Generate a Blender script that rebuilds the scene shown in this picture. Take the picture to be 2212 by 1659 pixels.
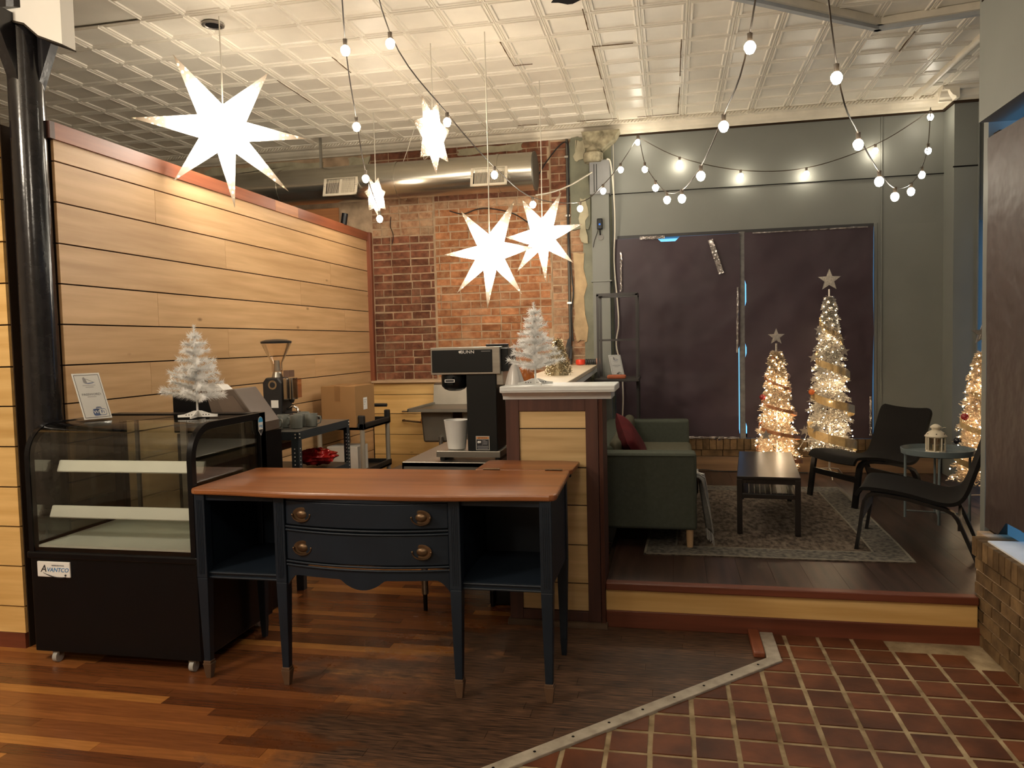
import bpy, math, random
from mathutils import Vector, Matrix
random.seed(7)
R = random.Random(11)
for o in list(bpy.data.objects): bpy.data.objects.remove(o)
S = bpy.context.scene
COL = S.collection
PI = math.pi
# ------------------------------------------------------------------ camera
def make_camera():
    yaw, pitch, roll, f = -0.2060917, 0.0539452, 0.0230454, 1650.79
    fw = Vector((math.sin(yaw)*math.cos(pitch), math.cos(yaw)*math.cos(pitch), -math.sin(pitch)))
    r = Vector((math.cos(yaw), -math.sin(yaw), 0)); d = fw.cross(r)
    r2 = r*math.cos(roll) + d*math.sin(roll); d2 = -r*math.sin(roll) + d*math.cos(roll)
    cd = bpy.data.cameras.new('camera'); co = bpy.data.objects.new('camera', cd); COL.objects.link(co)
    m = Matrix((r2, -d2, -fw)).transposed().to_4x4(); m.translation = Vector((0, 0, 1.6))
    co.matrix_world = m
    cd.sensor_width = 36; cd.lens = f/2212*36; cd.clip_start = 0.05; cd.clip_end = 60
    S.camera = co
make_camera()
# ------------------------------------------------------------------ world, exposure
w = bpy.data.worlds.new('world'); S.world = w; w.use_nodes = True
bg = w.node_tree.nodes['Background']; bg.inputs[0].default_value = (0.16, 0.50, 1.0, 1); bg.inputs[1].default_value = 1.1
S.view_settings.view_transform = 'Standard'; S.view_settings.look = 'None'
S.view_settings.gamma = 1; S.view_settings.use_curve_mapping = False; S.view_settings.exposure = 0.9
S.cycles.max_bounces = 6; S.cycles.diffuse_bounces = 3; S.cycles.glossy_bounces = 3; S.cycles.adaptive_threshold = .04; S.cycles.transparent_max_bounces = 12; S.cycles.sample_clamp_indirect = 6.0
STAR_E = 20.0      # radiance of the paper stars
BULB_E = 45.0
WARM = (1.0, 0.80, 0.55)
# the lamps of the front part of the room, behind the photographer
for nm, loc, en, rad in (('room_lamp', (-3.6, 0.8, 3.3), 105, .22), ('room_lamp', (-0.4, 0.2, 3.3), 34, .22), ('room_lamp', (-2.2, -2.4, 3.3), 50, .22)):
    ld = bpy.data.lights.new(nm, 'POINT'); ld.energy = en; ld.color = (1.0, .87, .70); ld.shadow_soft_size = rad
    lo = bpy.data.objects.new(nm, ld); lo.location = loc; COL.objects.link(lo)
# ------------------------------------------------------------------ materials
MATS = {}
def _n(nt, t, **k):
    n = nt.nodes.new(t)
    for a, v in k.items(): setattr(n, a, v)
    return n
def c4(c, s=1.0): return (min(1, c[0]*s), min(1, c[1]*s), min(1, c[2]*s), 1)
def M(name, col, rough=.5, metal=0., var=.1, ns=6., bump=0., bs=60., rnd=0., st=(1, 1, 1), col2=None, emit=0., spec=.5, detail=4., contrast=(.3, .7), bdist=.004, sheen=0., coat=0.):
    if name in MATS: return MATS[name]
    if rough >= .7 and spec == .5: spec = .15
    m = bpy.data.materials.new(name); m.use_nodes = True; nt = m.node_tree; L = nt.links
    b = nt.nodes['Principled BSDF']
    b.inputs['Roughness'].default_value = rough; b.inputs['Metallic'].default_value = metal
    b.inputs['Specular IOR Level'].default_value = spec
    if sheen: b.inputs['Sheen Weight'].default_value = sheen
    if coat: b.inputs['Coat Weight'].default_value = coat; b.inputs['Coat Roughness'].default_value = .15
    tc = _n(nt, 'ShaderNodeTexCoord'); mp = _n(nt, 'ShaderNodeMapping'); L.new(tc.outputs['Object'], mp.inputs['Vector'])
    mp.inputs['Scale'].default_value = st
    oi = _n(nt, 'ShaderNodeObjectInfo')
    mu = _n(nt, 'ShaderNodeMath', operation='MULTIPLY'); mu.inputs[1].default_value = 37.0; L.new(oi.outputs['Random'], mu.inputs[0])
    L.new(mu.outputs[0], mp.inputs['Location'])
    nz = _n(nt, 'ShaderNodeTexNoise'); nz.inputs['Scale'].default_value = ns; nz.inputs['Detail'].default_value = detail; L.new(mp.outputs[0], nz.inputs['Vector'])
    rp = _n(nt, 'ShaderNodeValToRGB'); L.new(nz.outputs['Fac'], rp.inputs[0])
    rp.color_ramp.elements[0].position = contrast[0]; rp.color_ramp.elements[1].position = contrast[1]
    rp.color_ramp.elements[0].color = c4(col, 1-var); rp.color_ramp.elements[1].color = c4(col2) if col2 else c4(col, 1+var)
    out = rp.outputs[0]
    if rnd:
        hs = _n(nt, 'ShaderNodeHueSaturation'); mr = _n(nt, 'ShaderNodeMapRange')
        mr.inputs['To Min'].default_value = 1-rnd; mr.inputs['To Max'].default_value = 1+rnd
        L.new(oi.outputs['Random'], mr.inputs['Value']); L.new(mr.outputs[0], hs.inputs['Value']); L.new(out, hs.inputs['Color']); out = hs.outputs[0]
    L.new(out, b.inputs['Base Color'])
    if bump:
        n2 = _n(nt, 'ShaderNodeTexNoise'); n2.inputs['Scale'].default_value = bs; L.new(mp.outputs[0], n2.inputs['Vector'])
        bp = _n(nt, 'ShaderNodeBump'); bp.inputs['Strength'].default_value = bump; bp.inputs['Distance'].default_value = bdist
        L.new(n2.outputs['Fac'], bp.inputs['Height']); L.new(bp.outputs[0], b.inputs['Normal'])
    if emit:
        b.inputs['Emission Color'].default_value = c4(col); b.inputs['Emission Strength'].default_value = emit
    MATS[name] = m; return m
def wood(name, a, b2, axis='x', rough=.5, rnd=.15, ns=5., knots=0., coat=0.):
    """plank wood: grain drawn out along axis, tone varies from plank to plank, optional knots"""
    if name in MATS: return MATS[name]
    st = {'x': (.25, 4, 4), 'y': (4, .25, 4), 'z': (4, 4, .25)}[axis]
    m = M(name, a, rough, 0, .12, ns, .15, 30, rnd, st, b2, detail=6, contrast=(.32, .68), bdist=.002, coat=coat)
    if knots:
        nt = m.node_tree; L = nt.links; b = nt.nodes['Principled BSDF']
        src = b.inputs['Base Color'].links[0].from_socket
        mp = [n for n in nt.nodes if n.type == 'MAPPING'][0]
        tc = _n(nt, 'ShaderNodeTexCoord'); ad = _n(nt, 'ShaderNodeMapping'); L.new(tc.outputs['Object'], ad.inputs[0])
        ad.inputs['Scale'].default_value = {'x': (.7, 1, 1.6), 'y': (1, .7, 1.6), 'z': (1, 1, .7)}[axis]
        L.new(mp.inputs['Location'].links[0].from_socket, ad.inputs['Location'])
        vo = _n(nt, 'ShaderNodeTexVoronoi'); vo.inputs['Scale'].default_value = 2.3; L.new(ad.outputs[0], vo.inputs['Vector'])
        rp = _n(nt, 'ShaderNodeValToRGB'); rp.color_ramp.elements[0].position = .012; rp.color_ramp.elements[1].position = .06
        rp.color_ramp.elements[0].color = (.25, .16, .08, 1); rp.color_ramp.elements[1].color = (1, 1, 1, 1); L.new(vo.outputs['Distance'], rp.inputs[0])
        mx = _n(nt, 'ShaderNodeMix', data_type='RGBA', blend_type='MULTIPLY'); mx.inputs[0].default_value = knots
        L.new(src, mx.inputs[6]); L.new(rp.outputs[0], mx.inputs[7]); L.new(mx.outputs[2], b.inputs['Base Color'])
    return m
def emis(name, col, strength):
    if name in MATS: return MATS[name]
    m = bpy.data.materials.new(name); m.use_nodes = True; nt = m.node_tree; nt.nodes.clear()
    e = _n(nt, 'ShaderNodeEmission'); e.inputs[0].default_value = c4(col); e.inputs[1].default_value = strength
    o = _n(nt, 'ShaderNodeOutputMaterial'); nt.links.new(e.outputs[0], o.inputs[0]); MATS[name] = m; return m
def glass(name, tint=(1, 1, 1), base=.06, rough=.02):
    if name in MATS: return MATS[name]
    m = bpy.data.materials.new(name); m.use_nodes = True; nt = m.node_tree; nt.nodes.clear(); L = nt.links
    t = _n(nt, 'ShaderNodeBsdfTransparent'); t.inputs[0].default_value = c4(tint)
    g = _n(nt, 'ShaderNodeBsdfGlossy'); g.inputs['Roughness'].default_value = rough
    lw = _n(nt, 'ShaderNodeLayerWeight'); lw.inputs[0].default_value = .25
    mr = _n(nt, 'ShaderNodeMapRange'); mr.inputs['To Min'].default_value = base; mr.inputs['To Max'].default_value = .75
    L.new(lw.outputs['Fresnel'], mr.inputs['Value'])
    mx = _n(nt, 'ShaderNodeMixShader'); L.new(mr.outputs[0], mx.inputs[0]); L.new(t.outputs[0], mx.inputs[1]); L.new(g.outputs[0], mx.inputs[2])
    o = _n(nt, 'ShaderNodeOutputMaterial'); L.new(mx.outputs[0], o.inputs[0]); MATS[name] = m; return m
# ------------------------------------------------------------------ mesh helpers
class MB:
    def __init__(s): s.v = []; s.f = []
    def add(s, vs, fs):
        k = len(s.v); s.v += [tuple(v) for v in vs]; s.f += [tuple(i+k for i in f) for f in fs]; return s
    def box(s, x0, x1, y0, y1, z0, z1):
        return s.add([(x0, y0, z0), (x1, y0, z0), (x1, y1, z0), (x0, y1, z0), (x0, y0, z1), (x1, y0, z1), (x1, y1, z1), (x0, y1, z1)],
                     [(0, 3, 2, 1), (4, 5, 6, 7), (0, 1, 5, 4), (1, 2, 6, 5), (2, 3, 7, 6), (3, 0, 4, 7)])
    def frus(s, c0, h0, c1, h1):
        """tapered bar between two axis-aligned rectangles (centre, half sizes)"""
        (x, y, z), (a, b) = c0, h0; (X, Y, Z), (A, B) = c1, h1
        return s.add([(x-a, y-b, z), (x+a, y-b, z), (x+a, y+b, z), (x-a, y+b, z), (X-A, Y-B, Z), (X+A, Y-B, Z), (X+A, Y+B, Z), (X-A, Y+B, Z)],
                     [(0, 3, 2, 1), (4, 5, 6, 7), (0, 1, 5, 4), (1, 2, 6, 5), (2, 3, 7, 6), (3, 0, 4, 7)])
    def prism(s, poly, ax, a0, a1):
        """extrude a 2-D polygon along axis; poly coords are the other two axes in order"""
        n = len(poly)
        def p(q, a):
            return {'x': (a, q[0], q[1]), 'y': (q[0], a, q[1]), 'z': (q[0], q[1], a)}[ax]
        vs = [p(q, a0) for q in poly] + [p(q, a1) for q in poly]
        return s.add(vs, [tuple(range(n))[::-1], tuple(range(n, 2*n))] + [(i, (i+1) % n, n+(i+1) % n, n+i) for i in range(n)])
    def cyl(s, p0, p1, r0, r1=None, n=12, caps=True):
        r1 = r0 if r1 is None else r1
        p0, p1 = Vector(p0), Vector(p1); d = (p1-p0).normalized()
        u = d.orthogonal().normalized(); v = d.cross(u)
        vs = [p0+(u*math.cos(t)+v*math.sin(t))*r0 for t in [2*PI*i/n for i in range(n)]] + [p1+(u*math.cos(t)+v*math.sin(t))*r1 for t in [2*PI*i/n for i in range(n)]]
        fs = [(i, (i+1) % n, n+(i+1) % n, n+i) for i in range(n)]
        if caps: fs += [tuple(range(n))[::-1], tuple(range(n, 2*n))]
        return s.add(vs, fs)
    def tube(s, pts, r, n=8, caps=True):
        pts = [Vector(p) for p in pts]; k = len(pts); rs = r if isinstance(r, (list, tuple)) else [r]*k
        u = None; vs = []
        for i, p in enumerate(pts):
            d = (pts[min(i+1, k-1)] - pts[max(i-1, 0)]).normalized()
            if u is None: u = d.orthogonal().normalized()
            else: u = (u - d*u.dot(d)).normalized()
            v = d.cross(u)
            vs += [p + (u*math.cos(2*PI*j/n)+v*math.sin(2*PI*j/n))*rs[i] for j in range(n)]
        fs = [(i*n+j, i*n+(j+1) % n, (i+1)*n+(j+1) % n, (i+1)*n+j) for i in range(k-1) for j in range(n)]
        if caps: fs += [tuple(range(n))[::-1], tuple(range((k-1)*n, k*n))]
        return s.add(vs, fs)
    def flat(s, pts, w, t, side):
        """flat bar swept along pts; side = direction of the width w, t = thickness"""
        pts = [Vector(p) for p in pts]; k = len(pts); sd = Vector(side).normalized(); vs = []
        for i, p in enumerate(pts):
            d = (pts[min(i+1, k-1)] - pts[max(i-1, 0)]).normalized(); nn = d.cross(sd).normalized()
            vs += [p+sd*w/2+nn*t/2, p-sd*w/2+nn*t/2, p-sd*w/2-nn*t/2, p+sd*w/2-nn*t/2]
        fs = [(i*4+j, i*4+(j+1) % 4, (i+1)*4+(j+1) % 4, (i+1)*4+j) for i in range(k-1) for j in range(4)]
        fs += [(3, 2, 1, 0), tuple(range((k-1)*4, k*4))]
        return s.add(vs, fs)
    def lathe(s, prof, n=20, c=(0, 0, 0)):
        vs = []; k = len(prof)
        for r, z in prof: vs += [(c[0]+r*math.cos(2*PI*j/n), c[1]+r*math.sin(2*PI*j/n), c[2]+z) for j in range(n)]
        fs = [(i*n+j, i*n+(j+1) % n, (i+1)*n+(j+1) % n, (i+1)*n+j) for i in range(k-1) for j in range(n)]
        fs += [tuple(range(n))[::-1], tuple(range((k-1)*n, k*n))]
        return s.add(vs, fs)
    def grid(s, fn, nu, nv):
        vs = [fn(i/nu, j/nv) for j in range(nv+1) for i in range(nu+1)]
        return s.add(vs, [(j*(nu+1)+i, j*(nu+1)+i+1, (j+1)*(nu+1)+i+1, (j+1)*(nu+1)+i) for j in range(nv) for i in range(nu)])
    def slab(s, fn, nu, nv, off):
        """closed sheet: fn(u,v) surface and the same surface moved by off(u,v)"""
        k = len(s.v); a = (nu+1)*(nv+1)
        s.grid(fn, nu, nv)
        s.grid(lambda u, v: tuple(Vector(fn(u, v))+Vector(off(u, v))), nu, nv)
        b = [i for i in range(nu+1)] + [j*(nu+1)+nu for j in range(1, nv+1)] + [nv*(nu+1)+i for i in range(nu-1, -1, -1)] + [j*(nu+1) for j in range(nv-1, 0, -1)]
        s.f += [(k+b[i], k+b[(i+1) % len(b)], k+a+b[(i+1) % len(b)], k+a+b[i]) for i in range(len(b))]
        return s
    def ico(s, c, r, sx=1, sz=1, n=8, m=6):
        return s.lathe([(max(1e-4, r*sx*math.sin(PI*i/m)), -r*sz*math.cos(PI*i/m)) for i in range(m+1)], n, c)
    def octa(s, c, r):
        x, y, z = c
        return s.add([(x+r, y, z), (x-r, y, z), (x, y+r, z), (x, y-r, z), (x, y, z+r), (x, y, z-r)],
                     [(0, 2, 4), (2, 1, 4), (1, 3, 4), (3, 0, 4), (2, 0, 5), (1, 2, 5), (3, 1, 5), (0, 3, 5)])
    def mesh(s, name, mat, smooth=False):
        me = bpy.data.meshes.new(name); me.from_pydata(s.v, [], s.f); me.update()
        if mat: me.materials.append(mat)
        if smooth:
            for p in me.polygons: p.use_smooth = True
            try: me.set_sharp_from_angle(angle=math.radians(smooth if smooth > 1 else 40))
            except Exception: pass
        return me
    def build(s, name, mat, parent=None, smooth=False, bevel=0., loc=None, fix=True):
        import bmesh
        me = s.mesh(name, mat, smooth)
        if fix:
            bm = bmesh.new(); bm.from_mesh(me); bmesh.ops.recalc_face_normals(bm, faces=bm.faces); bm.to_mesh(me); bm.free()
        o = bpy.data.objects.new(name, me); COL.objects.link(o)
        if parent: o.parent = parent
        if loc: o.location = loc
        if bevel:
            bv = o.modifiers.new('bevel', 'BEVEL'); bv.width = bevel; bv.segments = 2; bv.limit_method = 'ANGLE'; bv.angle_limit = math.radians(40)
        return o
def tag(o, label=None, cat=None, group=None, kind=None):
    if label: o['label'] = label
    if cat: o['category'] = cat
    if group: o['group'] = group
    if kind: o['kind'] = kind
    return o
def thing(name, label, cat, loc=(0, 0, 0), rz=0., group=None):
    o = bpy.data.objects.new(name, None); COL.objects.link(o); o.empty_display_size = .05
    o.location = loc; o.rotation_euler = (0, 0, rz)
    return tag(o, label, cat, group)
def struct(name, label=None, loc=(0, 0, 0)):
    o = bpy.data.objects.new(name, None); COL.objects.link(o); o.location = loc; o.empty_display_size = .05
    return tag(o, label, None, None, 'structure')
def inst(me, name, parent, loc, scale=(1, 1, 1), rot=(0, 0, 0)):
    o = bpy.data.objects.new(name, me); COL.objects.link(o); o.parent = parent; o.location = loc; o.scale = scale; o.rotation_euler = rot
    return o
def text(s, name, size, mat, parent, loc, rot, ext=.0006, align='CENTER', sx=1.0, shear=0., font=None):
    cu = bpy.data.curves.new(name, 'FONT'); cu.body = s; cu.size = size; cu.extrude = ext; cu.align_x = align; cu.align_y = 'CENTER'; cu.shear = shear; cu.resolution_u = 3
    t = bpy.data.objects.new(name+'_t', cu); COL.objects.link(t)
    dg = bpy.context.evaluated_depsgraph_get(); me = bpy.data.meshes.new_from_object(t.evaluated_get(dg))
    bpy.data.objects.remove(t); bpy.data.curves.remove(cu)
    me.materials.clear(); me.materials.append(mat); me.name = name
    o = bpy.data.objects.new(name, me); COL.objects.link(o); o.parent = parent; o.location = loc; o.rotation_euler = rot; o.scale = (sx, 1, 1)
    return o
UNIT = MB().box(-.5, .5, -.5, .5, -.5, .5)
def unit(mat, name): return UNIT.mesh(name, mat)
_PB = {}
def pbox(name, mat, parent, x0, x1, y0, y1, z0, z1):
    """one plain piece (plank, brick, tile), mesh shared between pieces of the same size"""
    d = (round(x1-x0, 4), round(y1-y0, 4), round(z1-z0, 4)); k = (name, mat.name, d)
    if k not in _PB: _PB[k] = MB().box(-d[0]/2, d[0]/2, -d[1]/2, d[1]/2, -d[2]/2, d[2]/2).mesh(name, mat)
    return inst(_PB[k], name, parent, ((x0+x1)/2, (y0+y1)/2, (z0+z1)/2))
# ------------------------------------------------------------------ colours of the setting
m_pine = wood('pine_plank', (.60, .365, .175), (.68, .44, .23), 'y', .45, .07, knots=.9)
m_pineX = wood('pine_plank_front', (.72, .43, .14), (.80, .53, .21), 'x', .45, .10, knots=.9)
m_red = wood('red_stained_wood', (.23, .062, .026), (.34, .105, .045), 'y', .42, .15)
m_redX = wood('red_stained_board', (.105, .028, .014), (.18, .050, .024), 'x', .42, .12)
m_dkred = wood('dark_stained_wood', (.060, .024, .018), (.095, .038, .027), 'z', .4, .1)
m_gap = M('shadow_gap_backing', (.03, .018, .01), .9)
m_grey = M('grey_green_wall_paint', (.175, .178, .158), .5, var=.05, spec=.35, ns=2.5, bump=.05, bs=50)
m_plaster = M('white_soffit_paint', (.80, .77, .70), .6, var=.05, ns=2)
m_tin = M('cream_painted_tin', (.72, .665, .56), .36, var=.08, ns=3, bump=.06, bs=14)
m_crown = M('cream_painted_crown', (.62, .56, .45), .4, var=.12, ns=5)
m_mortar = M('lime_mortar', (.42, .30, .195), .9, var=.25, ns=9, bump=.6, bs=40)
def brickmat(name, lo, hi, rnd, smear, soot):
    """old hand-made brick: tone changes from brick to brick, with lime smears and soot in patches over the wall"""
    m = M(name, lo, .88, var=.3, ns=16, bump=.8, bs=70, rnd=rnd, col2=hi, detail=6); nt = m.node_tree; L = nt.links; b = nt.nodes['Principled BSDF']
    src = b.inputs['Base Color'].links[0].from_socket; g = _n(nt, 'ShaderNodeNewGeometry')
    for sc, dt, p0, p1, col, amt in ((3.0, 8, .50, .68, (.50, .37, .235, 1), smear), (1.6, 5, .52, .70, (.05, .024, .018, 1), soot), (26., 3, .60, .72, (.52, .40, .27, 1), smear*.9)):
        n = _n(nt, 'ShaderNodeTexNoise'); n.inputs['Scale'].default_value = sc; n.inputs['Detail'].default_value = dt; n.inputs['Roughness'].default_value = .65; L.new(g.outputs['Position'], n.inputs['Vector'])
        r = _n(nt, 'ShaderNodeMapRange'); r.inputs['From Min'].default_value = p0; r.inputs['From Max'].default_value = p1; r.inputs['To Max'].default_value = amt; L.new(n.outputs['Fac'], r.inputs['Value'])
        mx = _n(nt, 'ShaderNodeMix', data_type='RGBA'); L.new(r.outputs[0], mx.inputs[0]); L.new(src, mx.inputs[6]); mx.inputs[7].default_value = col; src = mx.outputs[2]
    L.new(src, b.inputs['Base Color']); return m
m_brick = brickmat('red_brick', (.34, .125, .052), (.47, .215, .10), .26, .45, .25)
m_brickdk = brickmat('sooty_brick', (.15, .058, .034), (.25, .10, .056), .28, .18, .75)
m_brickpl = brickmat('plaster_smeared_brick', (.32, .155, .085), (.46, .27, .155), .24, .75, .35)
m_bricktan = M('tan_brown_brick', (.13, .078, .038), .8, var=.35, ns=9, bump=.4, bs=60, rnd=.28, col2=(.225, .14, .065))
m_black = M('black_gloss_enamel', (.014, .013, .014), .17, var=.3, ns=20, bump=.12, bs=30)
m_dark = M('void_black', (.006, .005, .005), .9)
# ------------------------------------------------------------------ wooden floor
def floor_material():
    m = bpy.data.materials.new('worn_strip_floor'); m.use_nodes = True; nt = m.node_tree; L = nt.links; b = nt.nodes['Principled BSDF']
    g = _n(nt, 'ShaderNodeNewGeometry'); oi = _n(nt, 'ShaderNodeObjectInfo')
    rp = _n(nt, 'ShaderNodeValToRGB'); L.new(oi.outputs['Random'], rp.inputs[0]); cr = rp.color_ramp
    cr.elements[0].color = (.125, .040, .014, 1); cr.elements[1].color = (.34, .145, .036, 1)
    e = cr.elements.new(.45); e.color = (.165, .056, .018, 1); e = cr.elements.new(.8); e.color = (.215, .076, .022, 1)
    mp = _n(nt, 'ShaderNodeMapping'); mp.inputs['Scale'].default_value = (2, 22, 1); L.new(g.outputs['Position'], mp.inputs[0])
    nz = _n(nt, 'ShaderNodeTexNoise'); nz.inputs['Scale'].default_value = 3; nz.inputs['Detail'].default_value = 6; L.new(mp.outputs[0], nz.inputs['Vector'])
    mr = _n(nt, 'ShaderNodeMapRange'); mr.inputs['To Min'].default_value = .55; mr.inputs['To Max'].default_value = 1.4; L.new(nz.outputs['Fac'], mr.inputs['Value'])
    hs = _n(nt, 'ShaderNodeHueSaturation'); L.new(rp.outputs[0], hs.inputs['Color']); L.new(mr.outputs[0], hs.inputs['Value'])
    # worn, dirty bare wood where people walk in from the entrance
    sp = _n(nt, 'ShaderNodeSeparateXYZ'); L.new(g.outputs['Position'], sp.inputs[0])
    n2 = _n(nt, 'ShaderNodeTexNoise'); n2.inputs['Scale'].default_value = 2.6; n2.inputs['Detail'].default_value = 7; n2.inputs['Roughness'].default_value = .65
    mp2 = _n(nt, 'ShaderNodeMapping'); mp2.inputs['Scale'].default_value = (.8, 1.5, 1); L.new(g.outputs['Position'], mp2.inputs[0]); L.new(mp2.outputs[0], n2.inputs['Vector'])
    gx = _n(nt, 'ShaderNodeMapRange'); gx.inputs['From Min'].default_value = -2.3; gx.inputs['From Max'].default_value = -.55; gx.inputs['To Min'].default_value = -.22; gx.inputs['To Max'].default_value = .40
    L.new(sp.outputs['X'], gx.inputs['Value'])
    gy = _n(nt, 'ShaderNodeMapRange'); gy.inputs['From Min'].default_value = 3.6; gy.inputs['From Max'].default_value = 5.0; gy.inputs['To Min'].default_value = 0; gy.inputs['To Max'].default_value = -.45
    L.new(sp.outputs['Y'], gy.inputs['Value'])
    a1 = _n(nt, 'ShaderNodeMath', operation='ADD'); L.new(n2.outputs['Fac'], a1.inputs[0]); L.new(gx.outputs[0], a1.inputs[1])
    a2 = _n(nt, 'ShaderNodeMath', operation='ADD'); L.new(a1.outputs[0], a2.inputs[0]); L.new(gy.outputs[0], a2.inputs[1])
    st = _n(nt, 'ShaderNodeValToRGB'); L.new(a2.outputs[0], st.inputs[0]); st.color_ramp.elements[0].position = .50; st.color_ramp.elements[1].position = .66
    n3 = _n(nt, 'ShaderNodeTexNoise'); n3.inputs['Scale'].default_value = 5; n3.inputs['Detail'].default_value = 8; L.new(mp.outputs[0], n3.inputs['Vector'])
    r3 = _n(nt, 'ShaderNodeValToRGB'); L.new(n3.outputs['Fac'], r3.inputs[0]); r3.color_ramp.elements[0].color = (.020, .010, .006, 1); r3.color_ramp.elements[1].color = (.150, .075, .040, 1)
    r3.color_ramp.elements[0].position = .35; r3.color_ramp.elements[1].position = .7
    mx = _n(nt, 'ShaderNodeMix', data_type='RGBA'); L.new(st.outputs[0], mx.inputs[0]); L.new(hs.outputs[0], mx.inputs[6]); L.new(r3.outputs[0], mx.inputs[7])
    hv = _n(nt, 'ShaderNodeHueSaturation'); rv = _n(nt, 'ShaderNodeMapRange'); rv.inputs['To Min'].default_value = .78; rv.inputs['To Max'].default_value = 1.22; L.new(oi.outputs['Random'], rv.inputs['Value']); L.new(rv.outputs[0], hv.inputs['Value']); L.new(mx.outputs[2], hv.inputs['Color'])
    L.new(hv.outputs[0], b.inputs['Base Color'])
    r4 = _n(nt, 'ShaderNodeMapRange'); r4.inputs['To Min'].default_value = .25; r4.inputs['To Max'].default_value = .55; L.new(st.outputs[0], r4.inputs['Value']); L.new(r4.outputs[0], b.inputs['Roughness'])
    bp = _n(nt, 'ShaderNodeBump'); bp.inputs['Strength'].default_value = .25; bp.inputs['Distance'].default_value = .003; L.new(nz.outputs['Fac'], bp.inputs['Height']); L.new(bp.outputs[0], b.inputs['Normal'])
    return m
m_floor = floor_material()
fl = MB().box(-6.5, 1.6, -4, 8.2, -.1, -.016).build('floor', m_gap); tag(fl, 'worn narrow-strip wooden floor, orange at left and grey-brown towards the tiles', kind='structure')
DA = (.478, 3.864); DD = Vector((-.633-.478, 2.727-3.864)).normalized()      # diagonal edge of the entrance tiles
NT = Vector((-DD.y, DD.x))
if NT.x < 0: NT = -NT
def tile_side(x, y): return (x-DA[0])*NT.x + (y-DA[1])*NT.y
def in_tiles(x, y): return tile_side(x, y) > .05 and x > .2 - 10*(y < 3.8) and y < 4.25
row, y = 0, 2.02
stuff_floor = MB()
while y < 6.0:
    x = -3.5 - R.random()*1.2
    if y < 3.5: x = -4.2 - R.random()
    while x < .6:
        ln = R.choice([.62, .9, 1.25, 1.6])
        x1 = min(x+ln, .62)
        if x1 - x > .05:
            lim = -.36 if y > 4.23 else .62
            xa, xb = max(x, -4.3), min(x1, lim)
            if y > 4.23: xa = max(xa, -3.24)
            while xb > xa and in_tiles(xb-.06, y): xb -= .08
            if xb-xa > .05:
                xa, xb = round(xa, 2), round(xb, 2)
                if (y < 4.85): pbox('floor_plank', m_floor, fl, xa+.0008, xb-.0008, y+.0006, y+.0684, -.016, 0)
                else: stuff_floor.box(xa+.0008, xb-.0008, y+.0006, y+.0684, -.016, 0)
        x = x1
        if x1 >= .62: break
    y += .069
tag(stuff_floor.box(-4.5, -4.31, 2, 3.44, -.016, 0).build('floor_plank_far', m_floor, fl), kind='stuff')
MB().box(-6.5, 1.55, -4, 2.018, -.016, 0).build('floor_plank_front', m_floor, fl)
MB().box(-3.25, -.38, 6.02, 8.0, -.016, 0).build('floor_plank_back', m_floor, fl)
MB().box(-6.5, -3.5, 3.6, 8.0, -.016, 0).build('floor_plank_side', m_floor, fl)
MB().box(-6.5, -4.51, 2.0, 3.45, -.016, 0).build('floor_plank_corner', m_floor, fl)
# ------------------------------------------------------------------ entrance tiles
m_tile = M('quarry_tile', (.105, .034, .016), .42, var=.3, ns=7, bump=.2, bs=30, rnd=.22, col2=(.165, .054, .023), spec=.3)
m_cement = M('tile_grout_cement', (.27, .185, .10), .9, var=.35, ns=9, bump=.6, bs=50, col2=(.46, .36, .22))
def clip(poly, f):
    out = []
    for i in range(len(poly)):
        a, b = poly[i], poly[(i+1) % len(poly)]; fa, fb = f(*a), f(*b)
        if fa >= 0: out.append(a)
        if (fa >= 0) != (fb >= 0):
            t = fa/(fa-fb); out.append((a[0]+(b[0]-a[0])*t, a[1]+(b[1]-a[1])*t))
    return out
base = [(-2.6, .8), (1.53, .8), (1.53, 4.24), (.47, 4.24), (.47, 3.86), DA]
base = clip([(-2.6, 1.0), (1.53, 1.0), (1.53, 4.24), (.46, 4.24), (.46, 3.0)], lambda x, y: tile_side(x, y) if not (x > .45 and y > 3.86) else 1)
base = [(-2.3, 1.02), (1.53, 1.02), (1.53, 4.24), (.47, 4.24), (.47, 3.856)]
ft = MB().prism(base, 'z', -.02, .003).build('floor_tile', m_cement); tag(ft, 'red-brown square quarry tile floor of the entrance with pale worn grout', kind='structure')
gx0, gy0, pt = .236, 3.905, .1672
i0, tl = 0, {}
for i in range(-12, 9):
    for j in range(-12, 3):
        x0, y0 = gx0+i*pt, gy0+j*pt
        if y0 < 1.9 or x0 > 1.52: continue
        g = .0095 + R.random()*.003
        q = [(x0+g, y0+g), (x0+pt-g, y0+g), (x0+pt-g, y0+pt-g), (x0+g, y0+pt-g)]
        q = clip(q, lambda x, y: 1.515-x); q = clip(q, lambda x, y: 4.222-y) if q else q
        q = clip(q, lambda x, y: x-.485) if (q and y0 > 3.80) else q
        q = clip(q, lambda x, y: tile_side(x, y)-.004) if (q and y0 < 3.88 ) else q
        if not q or len(q) < 3: continue
        cx, cy = sum(a for a, b in q)/len(q), sum(b for a, b in q)/len(q)
        if (cx-1.05)*.42 + (cy-4.2)*.45 > .02 and cx > 1.02 and cy > 3.5 and cx + .42*(cy-3.7) > 1.25: continue
        area = abs(sum(q[k][0]*q[(k+1) % len(q)][1]-q[(k+1) % len(q)][0]*q[k][1] for k in range(len(q))))/2
        if area < .0012: continue
        z = .0055 + R.random()*.0025
        MB().prism([(a-cx, b-cy) for a, b in q], 'z', -z, 0).build('tile', m_tile, ft, loc=(cx, cy, z))
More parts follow.
